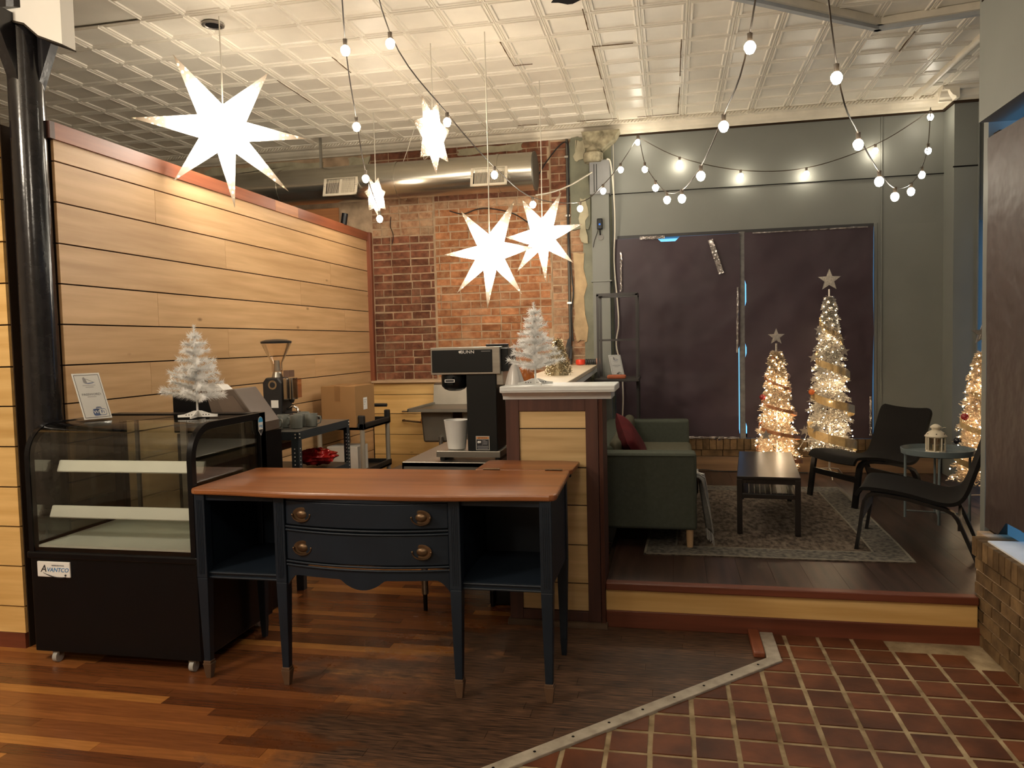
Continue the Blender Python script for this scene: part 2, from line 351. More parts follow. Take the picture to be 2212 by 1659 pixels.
m_strip = M('weathered_grey_strip', (.36, .31, .24), .6, var=.2, ns=14, bump=.2, bs=40, col2=(.48, .43, .35))
a = Vector(DA); b = a + DD*3.2; n_ = NT*.03
st = MB().prism([tuple(a-n_), tuple(b-n_), tuple(b+n_), tuple(a+n_+Vector((.02, .01)))], 'z', .0, .018).build('trim_1', m_strip, bevel=.004); tag(st, 'pale grey diagonal strip edging the tiles', kind='structure')
for k in range(9):
    p = a+DD*(.12+k*.19); MB().cyl((p.x, p.y, .0181), (p.x, p.y, .0195), .006, n=8).build('screw', m_dark, st)
st2 = MB().box(.445, .515, 3.85, 4.225, 0, .017).build('trim_2', m_strip, bevel=.004); tag(st2, 'short pale grey strip at the left end of the tiles', kind='structure')
st3 = MB().box(.385, .443, 3.90, 4.225, 0, .03).build('trim_3', m_red, bevel=.008); tag(st3, 'short red-brown board lying against the grey strip', kind='structure')
# ------------------------------------------------------------------ raised platform
PZ = .25
m_plat = wood('dark_platform_plank', (.026, .014, .010), (.062, .033, .023), 'y', .36, .10, ns=6)
pf = MB().box(-.4, 2.95, 4.25, 8.1, -.02, PZ-.012).build('floor_platform', m_gap); tag(pf, 'dark brown plank floor of the raised seating platform', kind='structure')
x = -.37; k = 0
while x < 2.9:
    ys = [4.262, 4.262+(.9 if k % 2 else 1.5), 8.08] if k % 3 else [4.262, 6.6, 8.08]
    for ya, yb in zip(ys, ys[1:]): pbox('platform_plank', m_plat, pf, x+.0006, x+.1834, ya+.0006, yb-.0006, PZ-.012, PZ)
    x += .184; k += 1
rs = struct('trim_4', 'step of the platform: red nosing, pale board and dark red kick board')
MB().box(-.372, 1.515, 4.205, 4.268, PZ-.038, PZ+.004).build('nosing_board', m_redX, rs, bevel=.006)
MB().box(-.372, 1.515, 4.228, 4.245, .085, PZ-.039).build('riser_board', m_pineX, rs)
MB().box(-.372, 1.53, 4.212, 4.228, .0, .094).build('kick_board', m_redX, rs, bevel=.003)
# ------------------------------------------------------------------ left plank walls
RAIL = 2.842
zs = [.08, .228, .45, .668, .884, 1.103, 1.321, 1.533, 1.757, 1.978, 2.197, 2.419, 2.638, 2.758]
wl = MB().box(-3.36, -3.268, 3.62, 8.0, 0, RAIL-.03).build('wall_left', m_gap); tag(wl, 'tall partition of wide pale planks with a red-stained top rail', kind='structure')
cuts = {12: [], 11: [4.42], 10: [5.2, 7.0], 9: [6.37], 8: [4.40, 7.3], 7: [5.19], 6: [4.3, 6.6], 5: [5.8], 4: [4.8, 6.9], 3: [5.5], 2: [4.4, 6.5], 1: [5.9], 0: [5.0, 7.0]}
for r_ in range(13):
    ys = [3.60]+cuts[r_]+[7.99]
    for ya, yb in zip(ys, ys[1:]): pbox('plank', m_pine, wl, -3.268, -3.250, ya+.0012, yb-.0012, zs[r_]+.004, zs[r_+1]-.004)
MB().box(-3.272, -3.244, 3.6, 7.99, 0, .082).build('baseboard', m_red, wl)
ya = 3.60
for yb, mm in ((5.95, m_red), (6.35, wood('orange_rail_piece', (.40, .15, .05), (.52, .22, .08), 'y', .45, .05)), (7.96, m_red)):
    MB().box(-3.275, -3.235, ya, yb-.001, 2.752, RAIL).build('top_rail', mm, wl); ya = yb
MB().box(-3.36, -3.235, 3.565, 3.6, 2.752, RAIL).build('rail_end', m_dkred, wl)
MB().box(-3.262, -3.205, 7.935, 8.0, 1.215, RAIL).build('corner_post', wood('red_post', (.17, .045, .02), (.26, .08, .035), 'z', .42), wl, bevel=.004)
wf = MB().box(-6.5, -3.45, 3.468, 3.6, 0, RAIL-.03).build('wall_front_left', m_gap); tag(wf, 'plank partition facing the room at the far left beside the black column', kind='structure')
for r_ in range(13):
    xs = [-6.5, -5.1, -3.455] if r_ % 2 else [-6.5, -4.7, -3.455]
    for xa, xb in zip(xs, xs[1:]): pbox('plank', m_pineX, wf, xa+.0012, xb-.0012, 3.45, 3.468, zs[r_]+.004, zs[r_+1]-.004)
MB().box(-6.5, -3.455, 3.444, 3.47, 0, .082).build('baseboard', m_redX, wf)
MB().box(-6.5, -3.49, 3.435, 3.475, 2.752, RAIL).build('top_rail', m_redX, wf)
MB().box(-3.49, -3.455, 3.435, 3.475, 2.752, RAIL).build('rail_end', m_dkred, wf)
# ------------------------------------------------------------------ enclosing walls out of view
for nm, bx in (('wall_far_left', (-6.6, -6.5, -4, 8.1, 0, 3.9)), ('wall_behind', (-6.6, 1.7, -4.1, -4, 0, 3.9))):
    tag(MB().box(*bx).build(nm, M('plain_room_wall', (.45, .38, .29), .7)), 'plain wall of the room outside the view', kind='structure')
# ------------------------------------------------------------------ back wall: brick, wainscot, grey part with window
wb = MB()
wb.box(-6.6, -.86, 8.0, 8.3, 0, 3.9)
wbk = wb.build('wall_back', m_mortar); tag(wbk, 'exposed old brick wall behind the service counter, darker on its left pier', kind='structure')
bstuff = MB(); nb = 0
def brickrow(x0, x1, z, off, mat, yb, dark=False):
    global nb
    x = x0 - off
    while x < x1 - .02:
        ln = .212 + R.random()*.012 if R.random() > .22 else .105
        a, b = max(x, x0), min(x+ln, x1)
        if b-a > .03:
            a, b = round(a, 2), round(b, 2)
            pr = round(.004+R.random()*.008, 3)
            if z < 3.12:
                bo = pbox('brick', mat, wbk, a+.005, b-.005, yb-pr, yb+.03, z+.006, z+.0765); nb += 1
                bo.location.z += R.uniform(-.0035, .0035); bo.rotation_euler = (0, R.uniform(-.014, .014), R.uniform(-.02, .02)); bo.scale = (R.uniform(.95, 1.01), 1, R.uniform(.88, 1.02))
            else: bstuff.box(a+.005, b-.005, yb-pr, yb+.03, z+.006, z+.0765)
        x += ln
z, k = 1.222, 0
MB().box(-2.49, -1.215, 8.0-.012, 8.0, 1.2, 3.7).build('mortar_bed', m_mortar, wbk)
while z < 3.64:
    o1 = (k % 2)*.11
    brickrow(-3.2, -2.50, z, o1, m_brickdk if z < 2.72 else m_brickpl, 8.0)
    brickrow(-2.485, -1.22, z+.012, o1+.05, m_brick if z < 2.55 or R.random() < .4 else m_brickpl, 7.988)
    brickrow(-1.205, -.87, z-.02, o1+.02, m_brickpl if z < 3.0 else m_brickdk, 8.0)
    z += .0825; k += 1
bs_ = bstuff.build('brick_upper', m_brickdk, wbk); tag(bs_, kind='stuff')
# plaster remains high on the wall
def patch(name, pts, y, mat, parent, t=.012):
    return MB().prism(pts, 'y', y-t, y+.01).build(name, mat, parent)
m_oldpl = M('old_peeling_plaster', (.40, .36, .25), .85, var=.25, ns=6, bump=.5, bs=20)
m_green = M('old_green_paint', (.17, .17, .115), .6, var=.2, ns=7, bump=.3, bs=25)
def ragged(x0, x1, z0, z1, n=26, j=.03):
    pts = []
    for i in range(n):
        t = i/n*4
        if t < 1: p = (x0+(x1-x0)*t, z0)
        elif t < 2: p = (x1, z0+(z1-z0)*(t-1))
        elif t < 3: p = (x1+(x0-x1)*(t-2), z1)
        else: p = (x0, z1+(z0-z1)*(t-3))
        pts.append((p[0]+R.uniform(-j, j), p[1]+R.uniform(-j, j)))
    return pts
patch('plaster_patch', ragged(-5.2, -3.75, 3.5, 3.66, 30, .02), 7.99, m_oldpl, wbk)
patch('plaster_patch', ragged(-3.45, -3.2, 3.55, 3.66, 18, .02), 7.99, m_oldpl, wbk)
patch('plaster_patch', ragged(-2.2, -1.5, 3.60, 3.68, 22, .012), 7.985, m_oldpl, wbk)
patch('plaster_patch', ragged(-.98, -.86, 1.6, 2.5, 24, .022), 7.985, M('tan_plaster', (.46, .33, .19), .9, var=.2, ns=9, bump=.4, bs=30), wbk)
patch('green_plaster', ragged(-1.0, -.80, 2.75, 3.69, 26, .012), 7.975, m_green, wbk, .02)
patch('plaster_patch', ragged(-.95, -.84, 3.45, 3.66, 20, .02), 7.95, m_oldpl, wbk, .006)
patch('plaster_patch', ragged(-.90, -.83, 2.62, 3.05, 22, .022), 7.95, m_oldpl, wbk, .006)
MB().box(-4.3, -3.55, 7.90, 7.92, 2.2, 3.12).build('plywood_board', wood('orange_plywood', (.30, .11, .035), (.40, .16, .05), 'x', .5), wbk)
# wainscot
wn = struct('wall_back_wainscot', 'low wainscot of pale planks with a ledge under the brick wall')
MB().box(-3.25, -.86, 7.965, 8.0, 0, 1.19).build('backing', m_gap, wn)
zz = [.0, .18, .4, .62, .85, 1.06, 1.19]
for i in range(6):
    xs = [-3.235, -2.35, -1.3, -.87] if i % 2 else [-3.235, -1.9, -.87]
    for xa, xb in zip(xs, xs[1:]): pbox('plank', m_pineX, wn, xa+.001, xb-.001, 7.95, 7.965, zz[i]+.003, zz[i+1]-.003)
MB().box(-3.235, -.87, 7.90, 8.0, 1.19, 1.216).build('ledge', wood('pale_ledge', (.62, .42, .25), (.72, .52, .33), 'x', .45), wn, bevel=.004)
# grey column between brick and window
MB().box(-.88, -.58, 7.985, 8.2, 0, 3.75).build('filler_board', m_green, wbk)
gc = MB().box(-.775, -.60, 7.86, 8.0, 0, 3.42).build('trim_5', m_grey); tag(gc, 'grey boxed pilaster between the brick wall and the window wall', kind='structure')
MB().box(-.79, -.585, 7.845, 8.0, 2.2, 2.215).build('band', m_grey, gc)
MB().box(-.79, -.585, 7.835, 8.0, 3.08, 3.42).build('top_casing', M('blue_grey_casing', (.20, .20, .20), .5), gc, bevel=.006)
for xx in (-.745, -.72): MB().box(xx, xx+.006, 7.832, 7.836, 3.1, 3.38).build('groove', m_dark, gc)
cap = MB(); cap.lathe([(.085, 3.40), (.10, 3.43), (.10, 3.49), (.075, 3.51), (.07, 3.55)], 14, (-.75, 7.86, 0))
cap.prism([(-.83, 3.54), (-.66, 3.52), (-.53, 3.62), (-.48, 3.70), (-.86, 3.70)], 'y', 7.80, 7.99)
MB().add(cap.v, cap.f).build('iron_capital', M('rusty_cast_iron', (.20, .17, .11), .7, var=.4, ns=14, bump=.8, bs=22, col2=(.42, .37, .25)), gc, smooth=35)
# grey wall with the window opening
gw = struct('wall_back_grey', 'grey-green panelled wall around the papered shop window')
WX0, WX1, WZ0, WZ1 = -.53, 1.925, .585, 2.65
MB().box(-.62, 3.0, 8.0, 8.25, WZ1, 3.72).build('upper_panel', m_grey, gw)
MB().box(WX1+.02, 3.0, 8.0, 8.25, 0, WZ1).build('side_panel', m_grey, gw)
MB().box(-.62, WX0, 8.0, 8.25, 0, WZ1).build('left_panel', m_grey, gw)
MB().box(-.6, 1.985, 7.985, 8.0, 3.095, 3.10).build('lower_seam', m_dark, gw)
MB().box(-.6, 1.985, 7.99, 8.0, 3.10, 3.68).build('frieze_board', m_grey, gw, bevel=.004)
MB().box(1.985, 2.0, 7.985, 8.0, .3, 3.69).build('batten', m_grey, gw, bevel=.003)
MB().box(2.0, 2.55, 7.992, 8.0, 3.10, 3.108).build('seam', m_dark, gw)
MB().box(WX1, WX1+.03, 7.985, 8.1, WZ0, WZ1+.02).build('casing', m_grey, gw, bevel=.003)
# right corner pilaster and right wall with its own window
wr = struct('wall_right', 'grey wall and pilaster at the right end of the platform, blue daylight at its window')
MB().box(2.54, 2.74, 7.73, 8.0, 0, 3.69).build('pilaster', m_grey, wr)
MB().box(2.71, 3.1, 7.78, 8.0, 2.62, 3.69).build('return_upper', m_grey, wr)
MB().box(2.735, 2.745, 7.715, 7.73, 0, 3.69).build('bead', m_grey, wr)
MB().box(2.53, 2.745, 7.722, 7.73, 3.10, 3.112).build('seam', m_dark, wr)
MB().box(2.71, 3.1, 7.86, 8.0, 0, 2.62).build('jamb', m_grey, wr)
MB().box(3.0, 3.1, 4.2, 7.86, 0, .5).build('under_window', m_grey, wr)
MB().box(3.0, 3.1, 4.2, 7.86, 2.62, 3.8).build('over_window', m_grey, wr)
MB().box(1.62, 3.1, 4.44, 4.50, 0, 3.8).build('return_wall', m_grey, wr)
m_paper = M('brown_kraft_paper', (.034, .0165, .0235), .55, var=.14, ns=3, bump=.35, bs=3.2, bdist=.06)
def crumple(x, z, s=1.0):
    return .009*s*(abs(math.sin(3.1*x+1.7*z+.8*math.sin(2.1*z)))*1.6-.8+.5*abs(math.sin(6.3*z-4*x+math.sin(3*x)))+.5*math.sin(2.3*x*z+1.3))
def paper(name, label, x0, x1, z0, z1, y, notch=False, edge=None):
    t = MB().slab(lambda u, v: (x0+(x1-x0)*u+(edge(u, v) if edge else 0), y+1.0*crumple(x0+(x1-x0)*u, z0+(z1-z0)*v), z0+(z1-z0)*v-(.045*(v > .985) if (notch and .36 < u < .53) else 0)), 26, 36, lambda u, v: (0, .002, 0))
    return tag(t.build(name, m_paper, smooth=60), label, 'window paper', 'brown papers over the shop windows')
MB().slab(lambda u, v: (2.975, 4.45+2.95*u, .5+2.12*v), 4, 4, lambda u, v: (.002, 0, 0))
pr_ = MB().slab(lambda u, v: (2.96+crumple(u*3, v*2)*.4, 4.52+3.05*u, .5+2.12*v), 10, 12, lambda u, v: (.002, 0, 0)).build('window_paper', m_paper, smooth=60)
tag(pr_, 'brown paper over the side window behind the third tinsel tree', 'window paper', 'brown papers over the shop windows')
# window frame
m_case = 0
wd = struct('window_1', 'wide shop window with a slim grey mullion, covered in brown paper')
MB().box(.672, .728, 7.975, 8.02, WZ0-.02, WZ1).build('mullion', M('worn_white_mullion', (.13, .12, .11), .5, var=.3, ns=20), wd, bevel=.004)
MB().box(WX0, WX1, 8.1, 8.14, WZ0, WZ0+.03).build('lower_frame', m_dark, wd)
MB().box(WX0, WX1, 7.99, 8.05, WZ1-.012, WZ1+.02).build('upper_frame', M('black_frame', (.02, .018, .018), .5), wd)
gl = glass('pane_glass', (1, 1, 1), .05)
MB().box(WX0, .672, 8.15, 8.156, WZ0, WZ1).build('pane', gl, wd)
MB().box(.728, WX1, 8.15, 8.156, WZ0, WZ1).build('pane', gl, wd)
paper('window_paper', 'brown paper covering the left half of the shop window, with a slanted tape strip', WX0-.03, .667, WZ0-.02, WZ1-.018, 7.955, notch=True, edge=lambda u, v: (.012 if v > .46 else -.006*(v > .05)) if u > .99 else 0)
paper('window_paper', 'brown paper covering the right half of the shop window behind the tall tinsel tree', .722, WX1-.004, WZ0+.004, WZ1-.014, 7.955, edge=lambda u, v: (.016 if (v < .07 or .40 < v < .47 or .66 < v < .76) else 0) if u < .01 else (-.012*abs(math.sin(5*v+.6)) if u > .99 else 0))
m_tape = M('shiny_clear_tape', (.40, .36, .34), .18, .6, var=.5, ns=30, bump=.9, bs=25, bdist=.01)
def tape(x0, z0, x1, z1, w_, y=7.938, lab=''):
    d = Vector((x1-x0, z1-z0)); L_ = d.length; d.normalize(); n = Vector((-d.y, d.x))
    def f(u, v):
        p = Vector((x0, z0)) + d*L_*u + n*w_*(v-.5)
        return (p.x, y+.006*math.sin(40*u)*math.sin(9*v+3*u)-.004, p.y)
    return tag(MB().slab(f, 24, 3, lambda u, v: (0, .001, 0)).build('tape_strip', m_tape), lab, 'tape', 'clear tape on the window papers')
tape(.395, 2.58, .50, 2.24, .05, lab='crinkled clear tape strip slanting across the upper left paper')
tape(-.30, 2.63, -.05, 2.63, .03, lab='crinkled clear tape along the top left of the window')
tape(.655, 2.1, .645, 1.45, .018, lab='crinkled clear tape down the mullion edge of the left paper')
tape(.0, .60, .66, .595, .02, y=7.936, lab='crinkled clear tape along the bottom of the left paper')
tape(-.49, 2.5, -.495, 2.1, .02, lab='crinkled clear tape at the far left edge of the left paper')
tape(.80, 2.625, 1.86, 2.63, .012, lab='crinkled clear tape along the top of the right paper')
tape(1.885, 1.0, 1.885, .62, .02, lab='crinkled clear tape low on the right edge of the right paper')
# brick sill and board under the window
sl = struct('wall_under_window', 'low tan brick sill and wooden board under the shop window')
MB().box(-.62, 2.54, 8.0, 8.25, 0, .58).build('core', m_gap, sl)
x = -.5
while x < 2.5:
    pbox('sill_brick', m_bricktan, sl, x+.003, x+.064, 7.955, 8.1, .472, .582); x += .067
x = -.55
while x < 2.45:
    pbox('brick', m_bricktan, sl, x+.004, x+.206, 7.965, 8.02, .405, .468); x += .21
MB().box(-.55, 2.5, 7.955, 8.0, PZ, .40).build('board', wood('sill_board', (.17, .095, .045), (.25, .145, .07), 'x', .5), sl, bevel=.004)
# ------------------------------------------------------------------ entrance side: knee wall, papered window, soffit
kw = struct('wall_entrance', 'tan brick knee wall beside the entrance tiles')
MB().box(1.53, 1.70, 1.0, 4.285, 0, .535).build('core', m_mortar, kw)
MB().box(1.58, 1.70, 4.285, 4.43, 0, .545).build('core_end', m_mortar, kw)
z, k = .0, 0
while z < .43:
    y = 1.1 + (k % 2)*.1
    while y < 4.27:
        y1 = min(y+.2, 4.285)
        if y1-y > .03: pbox('brick', m_bricktan, kw, 1.52, 1.56, round(y+.005, 3), round(y1-.004, 3), z+.006, z+.0585)
        y += .205
    z += .0640; k += 1
y = 1.1
while y < 4.28:
    pbox('cap_brick', m_bricktan, kw, 1.516, 1.70, y+.004, y+.063, .452, .545); y += .067
win2 = struct('window_2', 'entrance window covered by brown paper')
pe = MB().slab(lambda u, v: (1.605+.5*crumple(u*3.2, v*2.1), 1.0+3.40*u, .635+1.955*v+.02*math.sin(5*u)*(1-v)+(.04*(1-v)**8 if u < .93 else -.04*(1-v)**8)), 40, 24, lambda u, v: (.002, 0, 0)).build('window_paper', M('brown_kraft_paper_near', (.055, .036, .030), .5, var=.14, ns=2, bump=.5, bs=8, bdist=.02), smooth=60)
tag(pe, 'large brown paper over the entrance window at the right edge of the photo', 'window paper', 'brown papers over the shop windows')
MB().box(1.64, 1.70, 4.36, 4.43, .545, 2.62).build('jamb', m_gap, win2)
MB().box(1.545, 1.78, 1.0, 4.19, .545, .553).build('sill_slab', M('pale_sill_paint', (.70, .70, .68), .6), win2)
MB().box(1.70, 1.72, 1.0, 4.2, .60, .66).build('rail', M('blue_grey_rail', (.2, .22, .26), .5), win2)
so = MB().box(1.50, 1.75, -4, 4.23, 2.63, 3.86).build('wall_entrance_soffit', m_grey); tag(so, 'grey soffit box over the entrance window', kind='structure')
tag(MB().box(1.496, 1.50, 1.0, 4.2, 3.20, 3.225).build('seam', m_gap, so))
tag(MB().box(1.6, 1.72, -4, 1.0, 0, 2.64).build('wall_entrance_front', m_grey), 'grey entrance wall outside the view', kind='structure')
# ------------------------------------------------------------------ tin ceiling
CZ = 3.81
ce = MB().box(-6.6, 3.1, -4.1, 8.3, CZ+.012, CZ+.1).build('ceiling', m_tin); tag(ce, 'cream painted pressed-tin ceiling in small raised squares', kind='structure')
PT = .3255
def tin_panel():
    prof = [(0, .0), (.003, -.007), (.009, -.007), (.013, .0), (.022, .0), (.026, -.008), (.034, -.008), (.040, .001), (.09, .003)]
    mb = MB(); h = PT/2; vs = []
    for d, z in prof:
        e = h-d; vs += [(-e, -e, z), (e, -e, z), (e, e, z), (-e, e, z)]
    fs = []
    for i in range(len(prof)-1):
        for j in range(4): fs.append((i*4+j, i*4+(j+1) % 4, (i+1)*4+(j+1) % 4, (i+1)*4+j))
    k = (len(prof)-1)*4; fs.append((k, k+1, k+2, k+3))
    return mb.add(vs, fs)
tp = tin_panel(); tpm = tp.mesh('tin_panel', m_tin); far = MB(); cand = []
x = 2.09+PT/2 - 26*PT
while x < 3.0:
    y = 7.88-PT/2
    while y > 3.9:
        # inside the camera's view of the ceiling
        lim = 4.15 + (x+4.08)*.263 - .35
        if y > lim and not (x < -3.6 and y < 4.6): cand.append((x, y))
        y -= PT
    x += PT
cand.sort(key=lambda p: abs(p[0]+.4)+abs(p[1]-5.4)*.6)
for i, (x, y) in enumerate(cand):
    if i < 296: inst(tpm, 'tin_panel', ce, (x, y, CZ))
    else: far.add([(a+x, b+y, c+CZ) for a, b, c in tp.v], tp.f)
tag(far.build('tin_panel_far', m_tin, ce), kind='stuff')
# dark seams, cracks and holes in the tin
m_rust = M('rusty_seam', (.10, .055, .02), .8)
for (x0, y0, x1, y1) in ((-.55, 5.2, -.55, 5.55), (-.55, 5.85, -.55, 6.6), (-.55, 6.8, -.56, 7.6), (.10, 5.9, .10, 6.7), (.10, 7.0, .09, 7.8), (-1.2, 5.6, -1.2, 6.1), (-2.5, 5.55, -2.5, 5.9), (-3.15, 5.9, -3.15, 6.5), (-.9, 7.78, -.5, 7.79), (-.3, 7.80, .1, 7.8), (-1.5, 7.76, -1.3, 7.77), (1.77, 6.2, 1.77, 6.6), (-.55, 5.87, -.25, 5.88), (-1.2, 6.1, -1.05, 6.1)):
    d = Vector((x1-x0, y1-y0)); n = Vector((-d.y, d.x)).normalized()*.0035; p0 = Vector((x0, y0)); pts = []
    for k in range(7): pts.append(tuple(p0+d*k/6+n*(.4+1.2*R.random())))
    for k in range(6, -1, -1): pts.append(tuple(p0+d*k/6-n*(.4+1.2*R.random())))
    MB().prism(pts, 'z', CZ-.010, CZ-.006).build('crack', m_rust, ce)
hole = [(-.62+.10*math.cos(t)*(1+.3*math.sin(3*t)), 5.02+.07*math.sin(t)*(1+.3*math.cos(4*t))) for t in [2*PI*i/14 for i in range(14)]]
MB().prism(hole, 'z', CZ-.011, CZ-.006).build('hole', m_dark, ce)
bx = MB(); bx.lathe([(.075, 0), (.075, -.008), (.06, -.012), (.055, -.004)], 14, (-3.02, 4.80, CZ-.006)); bx.build('ceiling_box_ring', M('dull_steel', (.3, .28, .25), .4, .8), ce)
MB().lathe([(.05, 0), (.05, -.002)], 12, (-3.02, 4.80, CZ-.011)).build('ceiling_box_hole', m_dark, ce)
# cornice with rope bead
cr_ = struct('trim_6', 'cream cornice with a rope bead along the back of the ceiling')
prof = [(8.0, 3.69), (7.975, 3.69), (7.97, 3.705), (7.945, 3.72), (7.925, 3.745), (7.915, 3.765), (7.88, 3.77), (7.862, 3.79), (7.862, CZ+.01), (8.0, CZ+.01)]
MB().prism(prof, 'x', -6.5, 2.56).build('moulding', m_crown, cr_)
MB().prism([(2.56-(8.0-a), b) for a, b in prof][::-1], 'y', 7.0, 8.0)
rope = MB(); x = -5.6
while x < 2.5:
    rope.tube([(x, 7.868, 3.772), (x+.02, 7.858, 3.784), (x+.038, 7.858, 3.80)], .0085, 5); x += .034
tag(rope.build('rope_bead', m_crown, cr_), kind='stuff')
MB().box(-.55, 2.56, 7.975, 7.99, 3.672, 3.69).build('dark_joint', m_gap, cr_)
MB().prism([(2.52, 3.67), (2.56, 3.67), (2.56, 3.69), (2.52, 3.69)], 'y', 7.72, 7.98).build('dark_joint', m_gap, cr_)
MB().box(2.52, 2.9, 7.70, 7.73, 3.67, 3.69).build('dark_joint', m_gap, cr_)
MB().prism([(a-.27, b) for a, b in prof], 'x', 2.40, 3.0).build('moulding_return', m_crown, cr_)
MB().prism([(2.54-(8.0-a), b) for a, b in prof], 'y', 7.60, 7.99).build('moulding_side', m_crown, cr_)
# tin roll on the ceiling at right and the raised edge of the entrance bay
MB().tube([(2.26, 7.86, CZ), (2.33, 5.6, CZ)], .035, 10).build('ceiling_roll', m_crown, ce, smooth=60)
cb = struct('trim_7', 'moulding with painted blue-grey shade around the raised ceiling bay over the entrance')
m_bay = M('bay_trim_shade_tint', (.34, .35, .35), .5)  # bluish shade of the bay's edge, painted into the trim colour
def mould(p, q, w1, nm):
    p, q = Vector(p), Vector(q); d = (q-p).normalized(); n = Vector((-d.y, d.x))
    for k, (o0, o1, za, mt) in enumerate(((0, .035, .045, m_crown), (.035, .075, .075, m_bay), (.075, .10, .05, m_crown))):
        a, b, c, e = p-n*o0, q-n*o0, q-n*o1, p-n*o1
        MB().prism([tuple(a), tuple(b), tuple(c), tuple(e)], 'z', CZ-za, CZ).build(nm, mt, cb)
mould((.30, 5.13), (1.435, 5.985), .1, 'moulding')
mould((1.435, 5.985), (2.55, 5.80), .1, 'moulding')
# ------------------------------------------------------------------ boxed beam and iron column at left
bm_ = MB().prism([(-6.5, 3.50), (-3.50, 3.45), (-3.42, 3.37), (-3.34, 3.33), (-3.24, 3.30), (-3.16, 3.23), (-3.02, 3.172), (-3.02, CZ), (-6.5, CZ)], 'y', 3.44, 3.53).build('ceiling_beam', m_plaster)
tag(bm_, 'white boxed beam with a broken lower edge above the black column', kind='structure')
MB().prism([(-6.5, 3.49), (-3.50, 3.44), (-3.42, 3.36), (-3.34, 3.32), (-3.24, 3.29), (-3.16, 3.22), (-3.02, 3.165), (-3.02, 3.172), (-3.16, 3.23), (-3.24, 3.30), (-3.34, 3.33), (-3.42, 3.37), (-3.50, 3.45), (-6.5, 3.50)], 'y', 3.435, 3.535).build('torn_edge', M('torn_dark_edge', (.05, .04, .03), .9, bump=1, bs=40), bm_)
pc = thing('iron_column', 'glossy black iron column at the left corner of the plank walls', 'column', (-3.335, 3.53, 0))
MB().cyl((0, 0, 0), (0, 0, 3.45), .098, .083, 28).build('shaft', m_black, pc, smooth=50)
for s_ in (-1, 1): MB().prism([(s_*.06, 2.98), (s_*.20, 3.30), (s_*.20, 3.36), (s_*.06, 3.36)], 'y', .0, .05).build('bracket', m_black, pc)
MB().prism([(-.06, 2.98), (-.20, 3.30), (-.20, 3.36), (-.06, 3.36)], 'x', -.03, .03).build('bracket', m_black, pc)
MB().cyl((0, 0, 3.38), (0, 0, 3.46), .12, n=20).build('cap', m_black, pc)
# ================================================================== sideboard desk
m_navy = M('dark_navy_paint', (.010, .016, .026), .45, var=.15, ns=5, bump=.05, bs=40, spec=.3)
m_top = wood('honey_brown_top', (.225, .076, .024), (.34, .125, .042), 'x', .30, .0, ns=4)
m_brass = M('aged_brass', (.135, .085, .048), .38, .8, var=.25, ns=30)
m_foot = M('brown_foot_cap', (.115, .062, .033), .5, var=.15)
dk = thing('sideboard_desk', 'dark navy bow-front sideboard used as a counter, with a brown wooden top', 'sideboard', (-1.39, 3.5, 0))
ox, oy = -1.39, 3.5
def bow(x):      # front line of the top, world x -> world y
    u = (x+1.385)/.875
    return 3.225 - .055*max(0, math.cos(u*PI*.62))**2 + .012*math.cos(u*PI*2)
def top_outline():
    pts = []; n = 40
    x0, x1 = -2.275, -.495
    for i in range(n+1):
        x = x0+.03+(x1-x0-.06)*i/n; pts.append((x, bow(x)))
    pts += [(x1-.008, bow(x1)+.012), (x1, bow(x1)+.035), (x1-.02, 3.855), (x1-.03, 3.868), (x0+.02, 3.868), (x0, 3.84), (x0, bow(x0)+.03), (x0+.01, bow(x0)+.01)]
    return [(a-ox, b-oy) for a, b in pts]
MB().prism(top_outline(), 'z', .908, .937).build('top', m_top, dk, bevel=.009)
MB().prism([(-1.02-ox, 3.872-oy), (-.52-ox, 3.872-oy), (-.505-ox, 3.9-oy), (-.50-ox, 4.17-oy), (-.56-ox, 4.185-oy), (-.60-ox, 4.195-oy), (-.97-ox, 4.195-oy), (-1.02-ox, 4.18-oy)], 'z', .914, .938).build('flap', m_top, dk, bevel=.006)
for hx in (-.93, -.60):
    h = MB().cyl((hx-.045-ox, 3.87-oy, .941), (hx+.045-ox, 3.87-oy, .941), .0045, n=8).build('hinge', m_brass, dk)
MB().box(-.99-ox, -.53-ox, 4.0-oy, 4.03-oy, .88, .914).build('flap_bracket', m_navy, dk)
FX = [-2.228, -1.805, -.955, -.545]
def leg(x, y, front=True, hw=.027):
    lg = MB().box(x-hw-ox, x+hw-ox, y-hw-oy, y+hw-oy, .50, .908)
    lg.frus((x-ox, y-oy, .085), (.017, .017), (x-ox, y-oy, .50), (hw, hw))
    o = lg.build('leg', m_navy, dk, bevel=.003)
    if front:
        f = MB().frus((x-ox, y-oy, 0), (.013, .013), (x-ox, y-oy, .075), (.023, .023)); f.box(x-.020-ox, x+.020-ox, y-.020-oy, y+.020-oy, .075, .088)
        f.build('foot_cap', m_foot, o, bevel=.002)
        for k in (-.012, -.004, .004, .012):
            MB().box(x+k-.0015-ox, x+k+.0015-ox, y-hw-.002-oy, y-hw-oy, .52, .88).build('reed', m_navy, o)
    else:
        MB().frus((x-ox, y-oy, 0), (.012, .012), (x-ox, y-oy, .085), (.017, .017)).build('foot_end', m_navy, o)
for i, x in enumerate(FX): leg(x, 3.275 if i in (0, 3) else 3.262)
for x in (-2.232, -.553): leg(x, 3.80, False)
